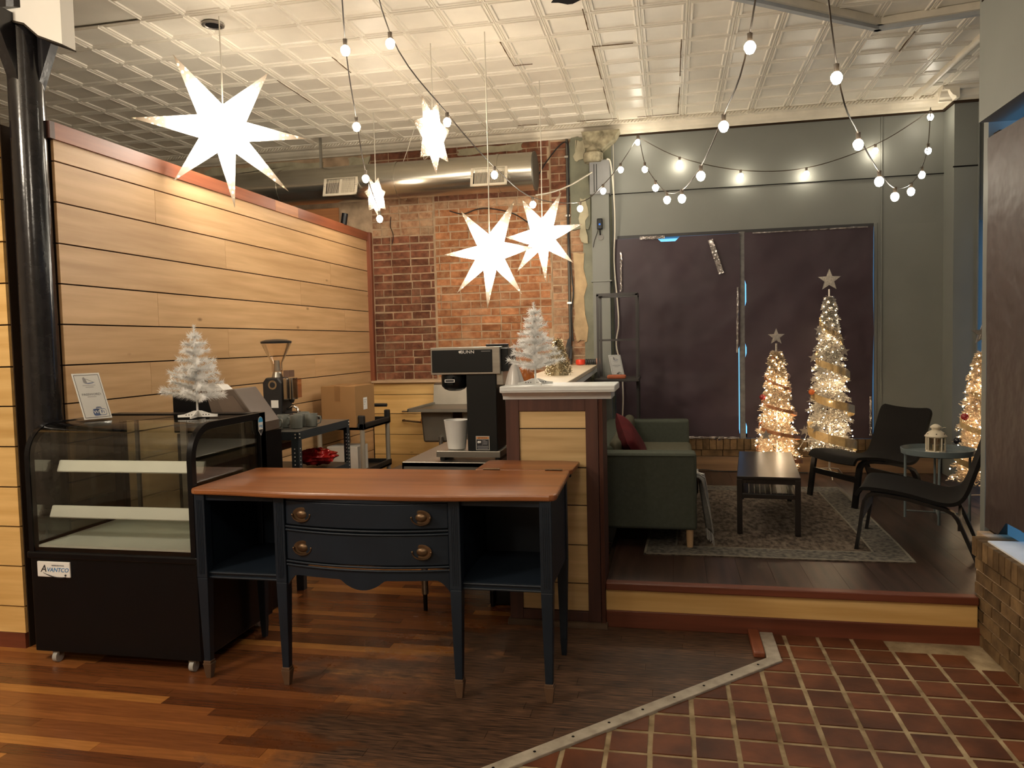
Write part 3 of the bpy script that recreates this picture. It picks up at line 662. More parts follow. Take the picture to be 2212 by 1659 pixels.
# cubbies: side panels, floors, back
for x0, x1 in ((-2.25, -2.232), (-1.82, -1.802), (-.965, -.947), (-.55, -.532)):
    MB().box(x0-ox, x1-ox, 3.285-oy, 3.80-oy, .505, .908).build('side_panel', m_navy, dk)
for x0, x1 in ((-2.232, -1.82), (-.947, -.55)):
    MB().box(x0-ox, x1-ox, 3.275-oy, 3.81-oy, .505, .53).build('cubby_floor', m_navy, dk)
    for z in (.500, .522): MB().cyl((x0+.01-ox, 3.272-oy, z), (x1-.01-ox, 3.272-oy, z), .006, n=8).build('bead', m_navy, dk)
    MB().box(x0+.008-ox, x1-.008-ox, 3.262-oy, 3.30-oy, .878, .908).build('upper_rail', m_navy, dk)
MB().box(-2.25-ox, -.53-ox, 3.795-oy, 3.81-oy, .50, .908).build('back_panel', m_navy, dk)
DX0, DX1 = -1.774, -.985
def dbow(u): return 3.245 - .058*(1-(2*u-1)**2)
def bowpanel(z0, z1, t=.02):
    n = 24
    poly = [(DX0+(DX1-DX0)*i/n-ox, dbow(i/n)-oy) for i in range(n+1)] + [(DX1-(DX1-DX0)*i/n-ox, dbow(1-i/n)+t-oy) for i in range(n+1)]
    return MB().prism(poly, 'z', z0, z1)
MB().box(DX0-ox, DX1-ox, 3.27-oy, 3.79-oy, .585, .908).build('drawer_case', m_navy, dk)
bowpanel(.893, .908, .03).build('top_rail', m_navy, dk)
def handle(x, z, par, y):
    p = MB(); n = 20
    def ell(rx, rz, yy): return [(x+rx*math.cos(2*PI*i/n)-ox, yy-oy, z+rz*math.sin(2*PI*i/n)) for i in range(n)]
    rings = [(.046, .034, y), (.046, .034, y-.003), (.036, .026, y-.004), (.028, .020, y-.003), (.026, .018, y-.006), (.014, .010, y-.012), (.001, .001, y-.013)]
    vs = []
    for a in rings: vs += ell(*a)
    p.add(vs, [(i*n+j, i*n+(j+1) % n, (i+1)*n+(j+1) % n, (i+1)*n+j) for i in range(len(rings)-1) for j in range(n)])
    h = p.build('handle', m_brass, par, smooth=40)
    pts = [(x+.044*math.cos(t)-ox, y-.009-oy, z+.032*math.sin(t)) for t in [PI+PI*i/14 for i in range(15)]]
    MB().tube(pts, .0035, 6).build('bail', m_brass, h, smooth=60)
    for s_ in (-1, 1): MB().ico((x+s_*.044-ox, y-.008-oy, z), .006).build('post', m_brass, h, smooth=60)
for z0, z1 in ((.778, .890), (.612, .745)):
    d = bowpanel(z0, z1, .025).build('drawer', m_navy, dk, bevel=.003)
    for hx in (-1.68, -1.10): handle(hx, (z0+z1)/2-.004, d, dbow((hx-DX0)/(DX1-DX0)))
for z in (.752, .768, .588, .604):
    MB().tube([(DX0+(DX1-DX0)*i/20-ox, dbow(i/20)-.002-oy, z) for i in range(21)], .0058, 8).build('bead', m_navy, dk, smooth=60)
def apron_z(u):
    a = abs(u-.5)
    if a < .10: return .497+.6*a*a*4
    if a < .135: return .522+(a-.10)*.55
    if a < .42: return .543
    return .543 - ((a-.42)/.08)**2*.055
n = 60; ap = MB(); vs = []
for i in range(n+1):
    u = i/n; x = DX0+(DX1-DX0)*u-ox; y = dbow(u)-oy
    vs += [(x, y, .582), (x, y, apron_z(u)), (x, y+.018, .582), (x, y+.018, apron_z(u))]
fs = []
for i in range(n):
    k, l = i*4, i*4+4; fs += [(k, k+1, l+1, l), (k+2, l+2, l+3, k+3), (k, l, l+2, k+2), (k+1, k+3, l+3, l+1)]
ap.add(vs, fs).build('apron', m_navy, dk)
# ================================================================== refrigerated display case
m_cblk = M('black_case_steel', (.005, .005, .006), .30, var=.1, spec=.22)
m_cgls = glass('case_glass', (.95, .965, .94), .06)
m_white = M('white_painted_metal', (.62, .63, .56), .4, var=.03)
m_steel = M('brushed_steel', (.36, .34, .30), .34, .9, var=.08, ns=3, st=(1, 1, 20))
dc = thing('display_case', 'black refrigerated bakery display case with a curved glass front', 'display case', (-2.765, 3.65, 0))
X0, X1, Y0, Y1 = -.485, .475, -.355, .345
MB().box(X0, X1, Y0+.005, Y1, .06, .548).build('base_cabinet', m_cblk, dc, bevel=.005)
MB().box(X0-.012, X1+.008, Y0-.006, Y1, .548, .585).build('ledge', m_cblk, dc, bevel=.008)
def cprof(r, n=10, y0=Y0, zt=1.235, zb=.585):
    pts = [(y0, zb), (y0, zt-r)]
    for i in range(1, n+1):
        t = PI/2*i/n; pts.append((y0+r-r*math.cos(t), zt-r+r*math.sin(t)))
    return pts
def side_frame(x0, x1, nm):
    o = cprof(.17); inn = [(y+.0, z) for y, z in cprof(.135, 10, Y0+.035, 1.2, .62)]
    mb = MB(); outer = o+[(Y1, 1.235), (Y1, .585)]; inner = inn+[(Y1-.05, 1.2), (Y1-.05, .62)]
    n_ = len(outer); vs = []
    for x in (x0, x1): vs += [(x, a, b) for a, b in outer] + [(x, a, b) for a, b in inner]
    fs = []
    for i in range(n_):
        j = (i+1) % n_
        fs += [(i, j, n_+j, n_+i), (2*n_+i, 3*n_+i, 3*n_+j, 2*n_+j), (i, 2*n_+i, 2*n_+j, j), (n_+i, n_+j, 3*n_+j, 3*n_+i)]
    return mb.add(vs, fs).build(nm, m_cblk, dc, smooth=45)
side_frame(X0, X0+.028, 'side_frame'); side_frame(X1-.028, X1, 'side_frame')
MB().box(X0, X0+.028, Y0+.03, Y1, .585, .62).build('side_sill', m_cblk, dc)
MB().box(X0+.012, X0+.018, Y0+.04, Y1-.05, .62, 1.195).build('side_pane', m_cgls, dc)
MB().box(X1-.018, X1-.012, Y0+.04, Y1-.05, .62, 1.195).build('side_pane', m_cgls, dc)
cp = cprof(.165, 12, Y0+.004, 1.231, .588)+[(Y1-.10, 1.231)]
vs = [(X0+.028, a, b) for a, b in cp]+[(X1-.028, a, b) for a, b in cp]; n = len(cp)
MB().add(vs, [(i, i+1, n+i+1, n+i) for i in range(n-1)]).build('curved_pane', m_cgls, dc, smooth=60)
MB().box(X0+.028, X1-.028, Y1-.10, Y1, 1.2, 1.236).build('rear_top_rail', m_cblk, dc)
MB().box(X1-.05, X1, Y1-.06, Y1, .585, 1.236).build('rear_post', m_cblk, dc)
MB().box(X0+.0, X0+.05, Y1-.06, Y1, .585, 1.236).build('rear_post', m_cblk, dc)
MB().box(X0+.04, X1-.04, Y1-.03, Y1-.02, .60, .66).build('rear_sill', m_steel, dc)
for a, b, yy in ((X0+.05, -.01, Y1-.032), (-.03, X1-.05, Y1-.018)):
    MB().box(a, b, yy-.003, yy+.003, .66, 1.2).build('rear_door', glass('rear_door_glass', (.82, .86, .80), .06), dc)
MB().box(-.05, -.01, Y1-.04, Y1-.026, .66, 1.2).build('rear_door_stile', m_steel, dc)
MB().box(X0+.03, X1-.03, Y0+.03, Y1-.06, .60, .612).build('inner_floor', m_white, dc)
for px_ in (X0+.17, X1-.10):
    MB().box(px_-.010, px_+.010, Y1-.075, Y1-.06, .61, 1.2).build('shelf_standard', m_steel, dc)
for k, (yf, z) in enumerate(((-.17, 1.015), (-.235, .785))):
    sh = MB().box(X0+.05, X1-.05, yf, Y1-.08, z-.006, z).build('shelf', glass('shelf_glass', (.92, .95, .92), .10), dc)
    MB().prism([(yf-.004, z+.012), (yf+.006, z+.014), (yf+.006, z-.028), (yf-.022, z-.046), (yf-.026, z-.040)], 'x', X0+.045, X1-.05).build('price_rail', m_white, sh)
    for px_ in (X0+.06, X1-.06): MB().prism([(yf+.01, z-.008), (Y1-.07, z-.008), (Y1-.07, z-.07), (yf+.05, z-.02)], 'x', px_-.004, px_+.004).build('shelf_bracket', m_cblk, sh)
m_cast = M('caster_grey', (.38, .37, .35), .4)
for cx_, cy_ in ((X0+.11, Y0+.03), (X1-.06, Y0+.03), (X1-.06, Y1-.06), (X0+.11, Y1-.06)):
    c = MB().cyl((cx_-.012, cy_, .028), (cx_+.012, cy_, .028), .028, n=18).build('caster', m_cast, dc, smooth=40)
    MB().box(cx_-.02, cx_+.02, cy_-.012, cy_+.012, .04, .062).build('fork', m_steel, c)
m_ink = M('dark_print', (.02, .02, .025), .6); m_blue = M('blue_print', (.045, .20, .46), .5); m_wplate = M('white_label', (.82, .82, .80), .4, var=.02)
pl = MB().box(-.44, -.245, Y0-.004, Y0+.005, .455, .535).build('name_plate', m_wplate, dc, bevel=.003)
RX = (PI/2, 0, 0)
text('A', 'lettering', .052, m_ink, pl, (-.402, Y0-.005, .498), RX, shear=.25)
text('VANTCO', 'lettering', .031, m_blue, pl, (-.318, Y0-.005, .493), RX, shear=.25)
text('REFRIGERATION', 'lettering', .010, M('grey_print', (.3, .3, .3), .6), pl, (-.315, Y0-.005, .516), RX)
sw = [(-.405+.135*t, Y0-.005, .478-.020*math.sin(PI*t*.75)-.006*t) for t in [i/14 for i in range(15)]]
MB().tube(sw, [.0008+.0022*math.sin(PI*i/16) for i in range(15)], 6).build('swoosh', m_ink, pl)
MB().ico((-.272, Y0-.004, .467), .0055).build('swoosh_end', m_ink, pl)
MB().prism([(-.475, .565), (-.47, .57)] if False else [(.0, .0), (.001, 0), (0, .001)], 'y', 0, .001)
# ring shaped security sticker on the right rear post
sx, sy, sz = X1+.001, Y1-.055, 1.165
stk = MB().prism([(sy-.022, sz-.03), (sy, sz-.058), (sy+.022, sz-.03), (sy+.024, sz+.03), (sy+.014, sz+.045), (sy, sz+.05), (sy-.014, sz+.045), (sy-.024, sz+.03)], 'x', sx, sx+.0015).build('security_sticker', m_wplate, dc)
MB().prism([(sy-.022, sz+.018), (sy+.022, sz+.018), (sy+.023, sz+.03), (sy+.013, sz+.043), (sy, sz+.047), (sy-.013, sz+.043), (sy-.023, sz+.03)], 'x', sx+.0015, sx+.002).build('sticker_top', M('sky_blue_print', (.04, .32, .66), .4), stk)
MB().prism([(sy-.020, sz-.024), (sy-.019, sz-.032), (sy, sz-.053), (sy+.019, sz-.032), (sy+.020, sz-.024)], 'x', sx+.0015, sx+.002).build('sticker_point', m_ink, stk)
text('ring', 'lettering', .024, M('sky_blue_print', (.04, .32, .66), .4), stk, (sx+.0017, sy, sz-.003), (PI/2, 0, PI/2))
# ================================================================== Wi-Fi sign holders
m_acry = glass('clear_acrylic', (.99, .99, .99), .03)
m_grey_print = M('grey_print_soft', (.32, .32, .34), .6); m_navyprint = M('navy_print', (.05, .11, .30), .5)
def wifi_sign(name, label, loc, rz, s=1.0, col=True, lean_=.085):
    t = thing(name, label, 'sign', loc, rz, 'slanted Wi-Fi signs')
    w_, h_, lean = .155*s, .265*s, lean_
    tilt = math.atan2(lean, h_)
    def P(u, v, o): return (u*w_, -math.sin(-tilt)*v*math.hypot(h_, lean)-o*math.cos(tilt), v*h_+o*math.sin(tilt))
    def slab(u0, u1, v0, v1, o, th, nm, mat, par):
        q = [P(u0, v0, o), P(u1, v0, o), P(u1, v1, o), P(u0, v1, o), P(u0, v0, o+th), P(u1, v0, o+th), P(u1, v1, o+th), P(u0, v1, o+th)]
        return MB().add(q, [(0, 3, 2, 1), (4, 5, 6, 7), (0, 1, 5, 4), (1, 2, 6, 5), (2, 3, 7, 6), (3, 0, 4, 7)]).build(nm, mat, par)
    card = slab(-.5, .5, 0.005, 1, 0, .002*s, 'card', m_wplate, t)
    slab(-.5, .5, 0.005, 1, .0021*s+.0012, .0015, 'acrylic_front', m_acry, t)
    MB().box(-w_/2, w_/2, -.01*s, .13*s, 0, .003).build('acrylic_base', m_acry, t)
    MB().add([(-w_/2, .13*s, 0), (w_/2, .13*s, 0), (w_/2, lean+.004, h_), (-w_/2, lean+.004, h_)], [(0, 1, 2, 3)]).build('acrylic_back', m_acry, t)
    ink = m_navyprint if col else m_ink
    o = .0022*s
    for (u0, u1, v0, v1) in ((-.45, .45, .035, .045), (-.45, .45, .955, .965), (-.45, -.435, .035, .965), (.435, .45, .035, .965)):
        slab(u0, u1, v0, v1, o, .0004, 'border', m_ink, card)
    def poly(pts, nm, mat, oo=o):
        q = [P(a, b, oo) for a, b in pts]+[P(a, b, oo+.0004) for a, b in pts]; k = len(pts)
        MB().add(q, [tuple(range(k)), tuple(range(k, 2*k))]+[(i, (i+1) % k, k+(i+1) % k, k+i) for i in range(k)]).build(nm, mat, card)
    poly([(-.16, .80), (-.02, .77), (-.06, .88), (-.10, .92), (-.16, .90)], 'logo_tower', m_grey_print)
    poly([(-.16, .785), (.0, .765), (.15, .775), (.26, .80), (.12, .79), (0, .785)], 'logo_wave', m_navyprint)
    poly([(-.06, .875), (-.05, .885), (.22, .80), (.20, .797)], 'logo_line', m_grey_print)
    rot = (PI/2-tilt, 0, 0)
    # soft, unreadable lines of the card stay as thin grey bars
    for (u0, u1, v) in ((-.22, .24, .725), (-.13, .16, .685), (-.16, .16, .475)): slab(u0, u1, v, v+.018, o, .0003, 'print_line', M('faint_print', (.52, .51, .52), .6), card)
    def tx(s_, u, v, size, mat): 
        p = P(u, v, o+.0006); text(s_, 'lettering', size*s, mat, card, p, rot)
    tx('PASSWORD', 0, .535, .020, m_grey_print)
    def blob(cu, cv, ru, rv, mat, nm, oo=o, sq=.5):
        pts = []
        for i in range(24):
            t_ = 2*PI*i/24; c, s2 = math.cos(t_), math.sin(t_)
            pts.append((cu+ru*math.copysign(abs(c)**sq, c), cv+rv*math.copysign(abs(s2)**sq, s2)))
        poly(pts, nm, mat, oo)
    blob(.12, .205, .10, .055, ink, 'logo_cloud', o)
    blob(.02, .145, .135, .075, ink, 'logo_left', o)
    blob(.22, .145, .145, .072, ink, 'logo_right', o)
    blob(.225, .145, .125, .060, m_wplate, 'logo_right_field', o+.0005)
    p = P(.015, .145, o+.0012); text('Wi', 'lettering', .030*s, m_wplate, card, p, rot)
    p = P(.225, .145, o+.0014); text('Fi', 'lettering', .030*s, ink, card, p, rot)
    p = P(.12, .222, o+.0012); text('FREE', 'lettering', .012*s, m_wplate, card, p, rot)
    return t
wifi_sign('wifi_sign', 'white slanted Wi-Fi sign with blue logo standing on the display case', (-3.045, 3.585, 1.238), math.radians(64), .93, lean_=.135)
wifi_sign('wifi_sign', 'small white Wi-Fi sign leaning on the black shelf above the sofa', (-.475, 7.10, 1.2515), math.radians(32), .80, False, lean_=.085)
# ================================================================== small white artificial trees
m_needle = bpy.data.materials.new('white_tinsel_needle'); m_needle.use_nodes = True
_nt = m_needle.node_tree; _nt.nodes.clear(); _d = _n(_nt, 'ShaderNodeBsdfDiffuse'); _t = _n(_nt, 'ShaderNodeBsdfTranslucent'); _x = _n(_nt, 'ShaderNodeMixShader'); _o = _n(_nt, 'ShaderNodeOutputMaterial')
_d.inputs[0].default_value = (.93, .93, .92, 1); _t.inputs[0].default_value = (.93, .93, .92, 1); _x.inputs[0].default_value = .45
_nt.links.new(_d.outputs[0], _x.inputs[1]); _nt.links.new(_t.outputs[0], _x.inputs[2]); _nt.links.new(_x.outputs[0], _o.inputs[0])
m_wplas = M('white_plastic', (.72, .72, .70), .4, var=.03)
def white_tree(label, loc, h, rz, seed, bare=.2):
    r = random.Random(seed)
    t = thing('white_tabletop_tree', label, 'artificial tree', loc, rz, 'small white tabletop trees')
    MB().cyl((0, 0, 0), (0, 0, h), .006, .003, 8).build('trunk', m_wplas, t)
    for k, a in enumerate((0, PI/2)):
        c, s = math.cos(a), math.sin(a)
        mb = MB().prism([(-.105, 0), (.105, 0), (.105, .012), (.07, .016), (.02, .034), (-.02, .034), (-.07, .016), (-.105, .012)], 'y', -.004, .004)
        o = mb.build('stand_foot', m_wplas, t); o.rotation_euler = (0, 0, a+PI*.05)
        hs = MB()
        for xx in (-.06, -.045, -.03, .03, .045, .06): hs.cyl((xx, -.0047, .012), (xx, .0047, .012), .0032, n=8)
        hs.build('stand_holes', m_ink, o)
    mb = MB(); br = MB()
    tiers = 8
    def needles(p, q, ln):
        p, q = Vector(p), Vector(q); d = q-p; L_ = d.length; d.normalize(); u = d.orthogonal().normalized(); v = d.cross(u)
        cnt = int(L_/.0008)
        for i in range(cnt):
            c = p+d*L_*i/cnt; a = r.random()*2*PI; o_ = (u*math.cos(a)+v*math.sin(a)); e = c+o_*ln*(.7+.5*r.random())+d*ln*.7
            w_ = d.cross(o_)*.0024
            mb.add([c-w_, c+w_, e], [(0, 1, 2)])
    for k in range(tiers):
        f = k/(tiers-1); z = h*(bare+.02+(.86-bare)*f**.93); rad = (.150*(1-f)+.035)*h/.50
        nbr = 8 if k < 4 else 6
        for j in range(nbr):
            a = 2*PI*(j+.5*(k % 2))/nbr+r.uniform(-.3, .3); l_ = rad*r.uniform(.75, 1.05); up = r.uniform(-.02, .30)
            q = (l_*math.cos(a), l_*math.sin(a), z+l_*up); br.cyl((0, 0, z), q, .0016, n=4); needles((0, 0, z), q, .024*h/.5+.003)
    needles((0, 0, h*.72), (0, 0, h*1.0), .018); needles((0, 0, h*bare), (0, 0, h*.8), .022)
    br.build('branch_wires', m_wplas, t)
    tag(mb.build('needles', m_needle, t, fix=False), kind='stuff')
    return t
white_tree('white tabletop tree standing on top of the display case', (-2.50, 3.67, 1.24), .49, .1, 3, .19)
white_tree('white tabletop tree standing on the white bar counter', (-.765, 4.32, 1.359), .465, .35, 5, .20)
# ================================================================== bar / half wall
m_counter = M('white_painted_counter', (.70, .73, .73), .35, var=.03, bump=.05, bs=20)
m_counterw = M('cream_counter_top', (.66, .56, .42), .4, var=.05)
m_pan = wood('bar_panel_plank', (.55, .37, .16), (.70, .50, .25), 'x', .45, .12, knots=.9)
bar = thing('bar_counter', 'half-wall bar end with pale plank panel, brown frame and white counter top', 'bar', (-.645, 4.2, 0))
bx0, bx1 = -.272, .272
MB().box(bx0+.01, bx1-.03, .02, .25, 0, 1.285).build('core', m_dkred, bar)
for a, b in ((bx0, bx0+.075), (bx1-.095, bx1-.025)): MB().box(a, b, -.006, .03, .03, 1.285).build('stile', m_dkred, bar, bevel=.002)
MB().box(bx1-.022, bx1, -.010, .26, .0, 1.28).build('corner_strip', M('brown_strip', (.075, .030, .02), .7, var=.2, ns=8, st=(6, 6, .4)), bar)
MB().box(bx0+.075, bx1-.095, -.004, .03, 1.215, 1.285).build('top_rail', m_dkred, bar, bevel=.002)
MB().box(bx0+.075, bx1-.095, -.004, .03, .03, .085).build('bottom_rail', m_dkred, bar, bevel=.002)
MB().box(bx0-.01, bx1+.01, -.03, .03, 0, .028).build('base_strip', wood('base_strip', (.10, .06, .035), (.16, .10, .06), 'x', .6), bar)
zs_ = [.085, .243, .461, .685, .897, 1.116, 1.216]
for za, zb in zip(zs_, zs_[1:]): pbox('plank', m_pan, bar, bx0+.076, bx1-.096, .006, .019, za+.0035, zb-.0035)
MB().prism([(-.045, 1.322), (-.045, 1.318), (-.018, 1.30), (-.012, 1.282), (.24, 1.282), (.24, 1.322)], 'x', bx0-.012, bx1+.05).build('cove', m_counter, bar)
MB().box(bx0-.018, bx1+.075, -.075, .29, 1.322, 1.359).build('counter_top', m_counter, bar, bevel=.006)
MB().box(bx0-.012, bx1+.069, -.079, -.07, 1.334, 1.339).build('counter_groove', m_counter, bar)
# long arm of the bar running back to the wall
arm = thing('bar_back_run', 'long narrow bar counter running back to the brick wall', 'bar', (-.80, 6.1, 0))
MB().prism([(-.08, -1.605), (.195, -1.605), (.06, 1.74), (-.30, 1.74), (-.20, -1.2)], 'z', 1.325, 1.358).build('counter_top', m_counterw, arm, bevel=.005)
MB().prism([(.150, -1.61), (.190, -1.61), (.055, 1.74), (.015, 1.74)], 'z', 1.285, 1.325).build('cove', m_counter, arm)
MB().prism([(-.02, -1.60), (.12, -1.60), (-.01, 1.74), (-.2, 1.74)], 'z', 0, 1.30).build('half_wall', M('dark_bar_side', (.07, .05, .04), .6), arm)
# ================================================================== coffee brewer
m_bblk = M('black_brewer_panel', (.007, .009, .010), .35, var=.1, spec=.3)
br_ = thing('coffee_brewer', 'tall black and steel coffee brewer beside the bar', 'coffee brewer', (-1.18, 4.45, .905))
def bb(a, b, c, d, e, f, nm, mat, par=br_, bev=.003): return MB().box(a, b, c, d, e, f).build(nm, mat, par, bevel=bev)
bb(-.195, .195, -.12, .16, .025, .062, 'base_tray', m_steel)
for xx in (-.17, .17): bb(xx-.015, xx+.015, -.08, .12, 0, .026, 'foot', m_bblk)
bb(-.005, .175, -.10, .15, .062, .515, 'column', m_bblk)
bb(.175, .215, -.09, .15, .45, .53, 'column_side', m_steel)
hd = bb(-.215, .205, -.115, .155, .515, .675, 'head', m_steel)
bb(-.207, .160, -.119, -.112, .527, .660, 'front_panel', m_bblk, hd)
bb(.205, .245, -.08, .155, .53, .665, 'head_side', m_bblk, hd)
bb(.10, .21, -.02, .12, .675, .69, 'lid', m_bblk, hd)
fn = MB().lathe([(.035, .415), (.06, .425), (.078, .445), (.080, .505), (.078, .515)], 20, (-.098, -.02, 0)).build('brew_funnel', m_bblk, br_, smooth=45)
MB().box(-.118, -.078, -.125, -.09, .455, .50).build('funnel_handle', m_bblk, fn, bevel=.006)
MB().box(-.128, -.068, -.1275, -.125, .470, .487).build('funnel_badge', m_wplate, fn)
MB().box(-.124, -.072, -.128, -.1275, .473, .484).build('funnel_badge_field', m_ink, fn)
text('BUNN', 'lettering', .026, m_wplate, hd, (.012, -.1195, .646), RX, sx=1.15)
MB().prism([(-.030, .648), (-.036, .642), (-.036, .650), (-.041, .652), (-.036, .655), (-.030, .657), (-.026, .652)], 'y', -.1196, -.1192).build('bunny_mark', m_wplate, hd) if False else MB().prism([(-.041, .652), (-.030, .655), (-.029, .645), (-.035, .638), (-.041, .645)], 'y', -.1196, -.1190).build('brand_mark', m_wplate, hd)
MB().box(.095, .15, -.1196, -.119, .648, .651).build('model_print', m_grey_print, hd)
wl_ = MB().box(.045, .128, -.1015, -.10, .066, .150).build('warning_label', M('grey_label', (.42, .41, .38), .5), br_, bevel=.004)
MB().box(.049, .124, -.102, -.1014, .070, .130).build('label_field', m_ink, wl_)
MB().box(.049, .124, -.1021, -.1014, .133, .145).build('label_band', M('orange_label', (.60, .24, .07), .5), wl_)
text('WARNING', 'lettering', .010, m_ink, wl_, (.090, -.1023, .139), RX)
MB().prism([(.059, .135), (.067, .135), (.063, .143)], 'y', -.1024, -.102).build('warning_triangle', m_ink, wl_)
MB().ico((.062, -.102, .113), .008).build('label_picture', m_wplate, wl_); MB().ico((.072, -.102, .114), .007).build('label_picture', m_wplate, wl_)
MB().box(.083, .084, -.1024, -.102, .095, .128).build('label_rule', m_grey_print, wl_)
for k, (a, b, z) in enumerate(((.088, .104, .122), (.088, .116, .115), (.088, .116, .108), (.088, .114, .101), (.053, .12, .088), (.053, .12, .081), (.056, .118, .074))): MB().box(a, b, -.1024, -.102, z, z+.0025).build('label_print', m_grey_print, wl_)
bk = thing('ice_bucket', 'tapered white plastic bucket standing on the brewer tray', 'bucket', (-1.275, 4.43, .968))
MB().lathe([(.050, 0), (.054, .003), (.074, .172), (.076, .176), (.070, .176), (.050, .012), (.001, .010)], 24).build('body', m_wplas, bk, smooth=45)
# ================================================================== steel work table
wt = thing('work_table', 'stainless work table behind the desk carrying the coffee brewer', 'table', (-1.28, 4.8, 0))
MB().box(-.30, .28, -.50, .55, .875, .905).build('table_top', m_steel, wt, bevel=.003)
MB().box(-.30, .28, -.50, -.49, .82, .90).build('front_apron', m_steel, wt)
MB().box(-.30, -.29, -.50, .55, .82, .90).build('side_apron', m_steel, wt)
for lx, ly in ((-.19, -.47), (.20, -.35), (-.19, .48), (.20, .48)):
    l_ = MB().cyl((lx, ly, .10), (lx, ly, .875), .02, n=14).build('leg', m_steel, wt, smooth=50)
    MB().cyl((lx, ly, 0), (lx, ly, .11), .013, n=12).build('foot', m_cblk, l_)
MB().box(-.20, .21, -.40, .45, .28, .30).build('undershelf', m_steel, wt)
ub = thing('floor_bin', 'black bin on the floor under the steel work table', 'bin', (-1.02, 4.62, 0))
MB().box(-.085, .085, -.15, .15, .0, .26).build('body', m_cblk, ub, bevel=.01); MB().box(-.09, .09, -.155, .155, .235, .262).build('rim', m_cblk, ub, bevel=.004)
# ================================================================== slate metal rack with grinder and mugs
m_slate = M('slate_grey_steel', (.048, .060, .072), .38, .3, var=.08)
m_slatetop = M('slate_rack_top', (.115, .108, .098), .35, .4, var=.1)
rk = thing('metal_rack', 'slate-grey bolted steel rack against the plank wall carrying mugs and grinder', 'rack', (-2.815, 4.98, 0))
hx, hy = .42, .405
MB().box(-hx, hx, -hy, hy, 1.045, 1.05).build('top_shelf', m_slatetop, rk)
for a in ((-hx, hx, -hy-.003, -hy, .995, 1.05), (hx, hx+.003, -hy, hy, .995, 1.05), (-hx, hx, hy, hy+.003, .995, 1.05), (-hx-.003, -hx, -hy, hy, .995, 1.05)): MB().box(*a).build('shelf_lip', m_slate, rk)
for sx_ in (-1, 1):
    for sy_ in (-1, 1):
        p = MB().box(min(sx_*hx, sx_*(hx-.045)), max(sx_*hx, sx_*(hx-.045)), sy_*hy-.004*(sy_ < 0), sy_*hy+.004*(sy_ > 0), 0, 1.045)
        p.box(sx_*hx-.004*(sx_ < 0), sx_*hx+.004*(sx_ > 0), min(sy_*hy, sy_*(hy-.045)), max(sy_*hy, sy_*(hy-.045)), 0, 1.045)
        po = p.build('post', m_slate, rk); hs = MB()
        for k in range(14): hs.cyl((sx_*(hx-.022), sy_*hy-.006, .60+k*.026), (sx_*(hx-.022), sy_*hy+.006, .60+k*.026), .0045, n=6); hs.cyl((sx_*hx-.006, sy_*(hy-.022), .60+k*.026), (sx_*hx+.006, sy_*(hy-.022), .60+k*.026), .0045, n=6)
        tag(hs.build('post_holes', m_wplate if sx_ > 0 else m_dark, po), kind='stuff')
        if sy_ < 0 or sx_ > 0:
            for zz_ in (1.01, 1.033):
                MB().ico((sx_*(hx-.014), -hy-.006, zz_), .006).build('bolt', m_steel, po) if sy_ < 0 else None
                MB().ico((hx+.006, sy_*(hy-.014), zz_), .006).build('bolt', m_steel, po) if sx_ > 0 else None
MB().box(-hx, hx, -hy, hy, .715, .725).build('lower_shelf', m_slate, rk)
MB().box(-hx, hx, -hy-.003, -hy, .69, .725).build('lower_lip', m_slate, rk)
MB().box(hx, hx+.003, -hy, hy, .69, .725).build('lower_lip', m_slate, rk)
# coffee grinder
m_gblk = M('black_grinder_body', (.012, .012, .013), .45, bump=.2, bs=120)
m_chrome = M('polished_chrome', (.62, .60, .57), .12, 1.0, var=.03)
gr = thing('coffee_grinder', 'black and chrome coffee grinder with a clear conical hopper on the rack', 'coffee grinder', (-2.84, 5.17, 1.05))
MB().prism([(-.10, 0), (.075, 0), (.08, .02), (.055, .07), (.062, .30), (.03, .335), (-.065, .335), (-.092, .30), (-.09, .12)], 'y', -.075, .09).build('body', m_gblk, gr, bevel=.012)
MB().cyl((-.015, .01, .335), (-.015, .01, .375), .042, .030, 18).build('collar', m_steel, gr, smooth=50)
hp = MB().lathe([(.038, .375), (.040, .44), (.105, .575), (.108, .585)], 24, (-.015, .01, 0)); hp.f = [f for f in hp.f if len(f) == 4]
hp.build('hopper', glass('hopper_plastic', (.985, .93, .87), .05), gr, smooth=50)
MB().lathe([(.110, .585), (.112, .60), (.075, .612), (.02, .616)], 24, (-.015, .01, 0)).build('hopper_lid', m_gblk, gr, smooth=50)
MB().cyl((-.015, .01, .38), (-.015, .01, .46), .026, .02, 12).build('hopper_core', m_steel, gr)
MB().cyl((-.01, -.078, .282), (-.01, -.070, .282), .034, n=22).build('badge', m_chrome, gr); MB().cyl((-.01, -.080, .282), (-.01, -.077, .282), .021, n=20).build('badge_centre', m_gblk, gr)
MB().box(-.025, .032, -.079, -.074, .115, .170).build('rating_label', m_wplate, gr)
MB().box(.06, .10, -.06, .06, .17, .33).build('doser', m_chrome, gr, bevel=.008)
MB().cyl((.115, -.01, .175), (.115, -.01, .33), .036, n=18).build('doser_chamber', m_chrome, gr, smooth=50)
MB().box(.135, .165, -.045, .03, .185, .325).build('doser_window', glass('amber_plastic', (.85, .60, .42), .15), gr)
MB().box(.05, .095, -.02, .06, .335, .385).build('switch_block', M('brown_plastic', (.16, .09, .06), .5), gr)
MB().cyl((.10, 0, .17), (.10, 0, .145), .022, .012, 12).build('chute', m_gblk, gr)
MB().tube([(.07, -.02, .10), (.12, -.03, .125), (.155, -.03, .11), (.16, -.03, .075)], .010, 8).build('fork_rest', m_chrome, gr, smooth=60)
MB().box(.05, .15, -.04, .03, .072, .082).build('fork_plate', m_gblk, gr)
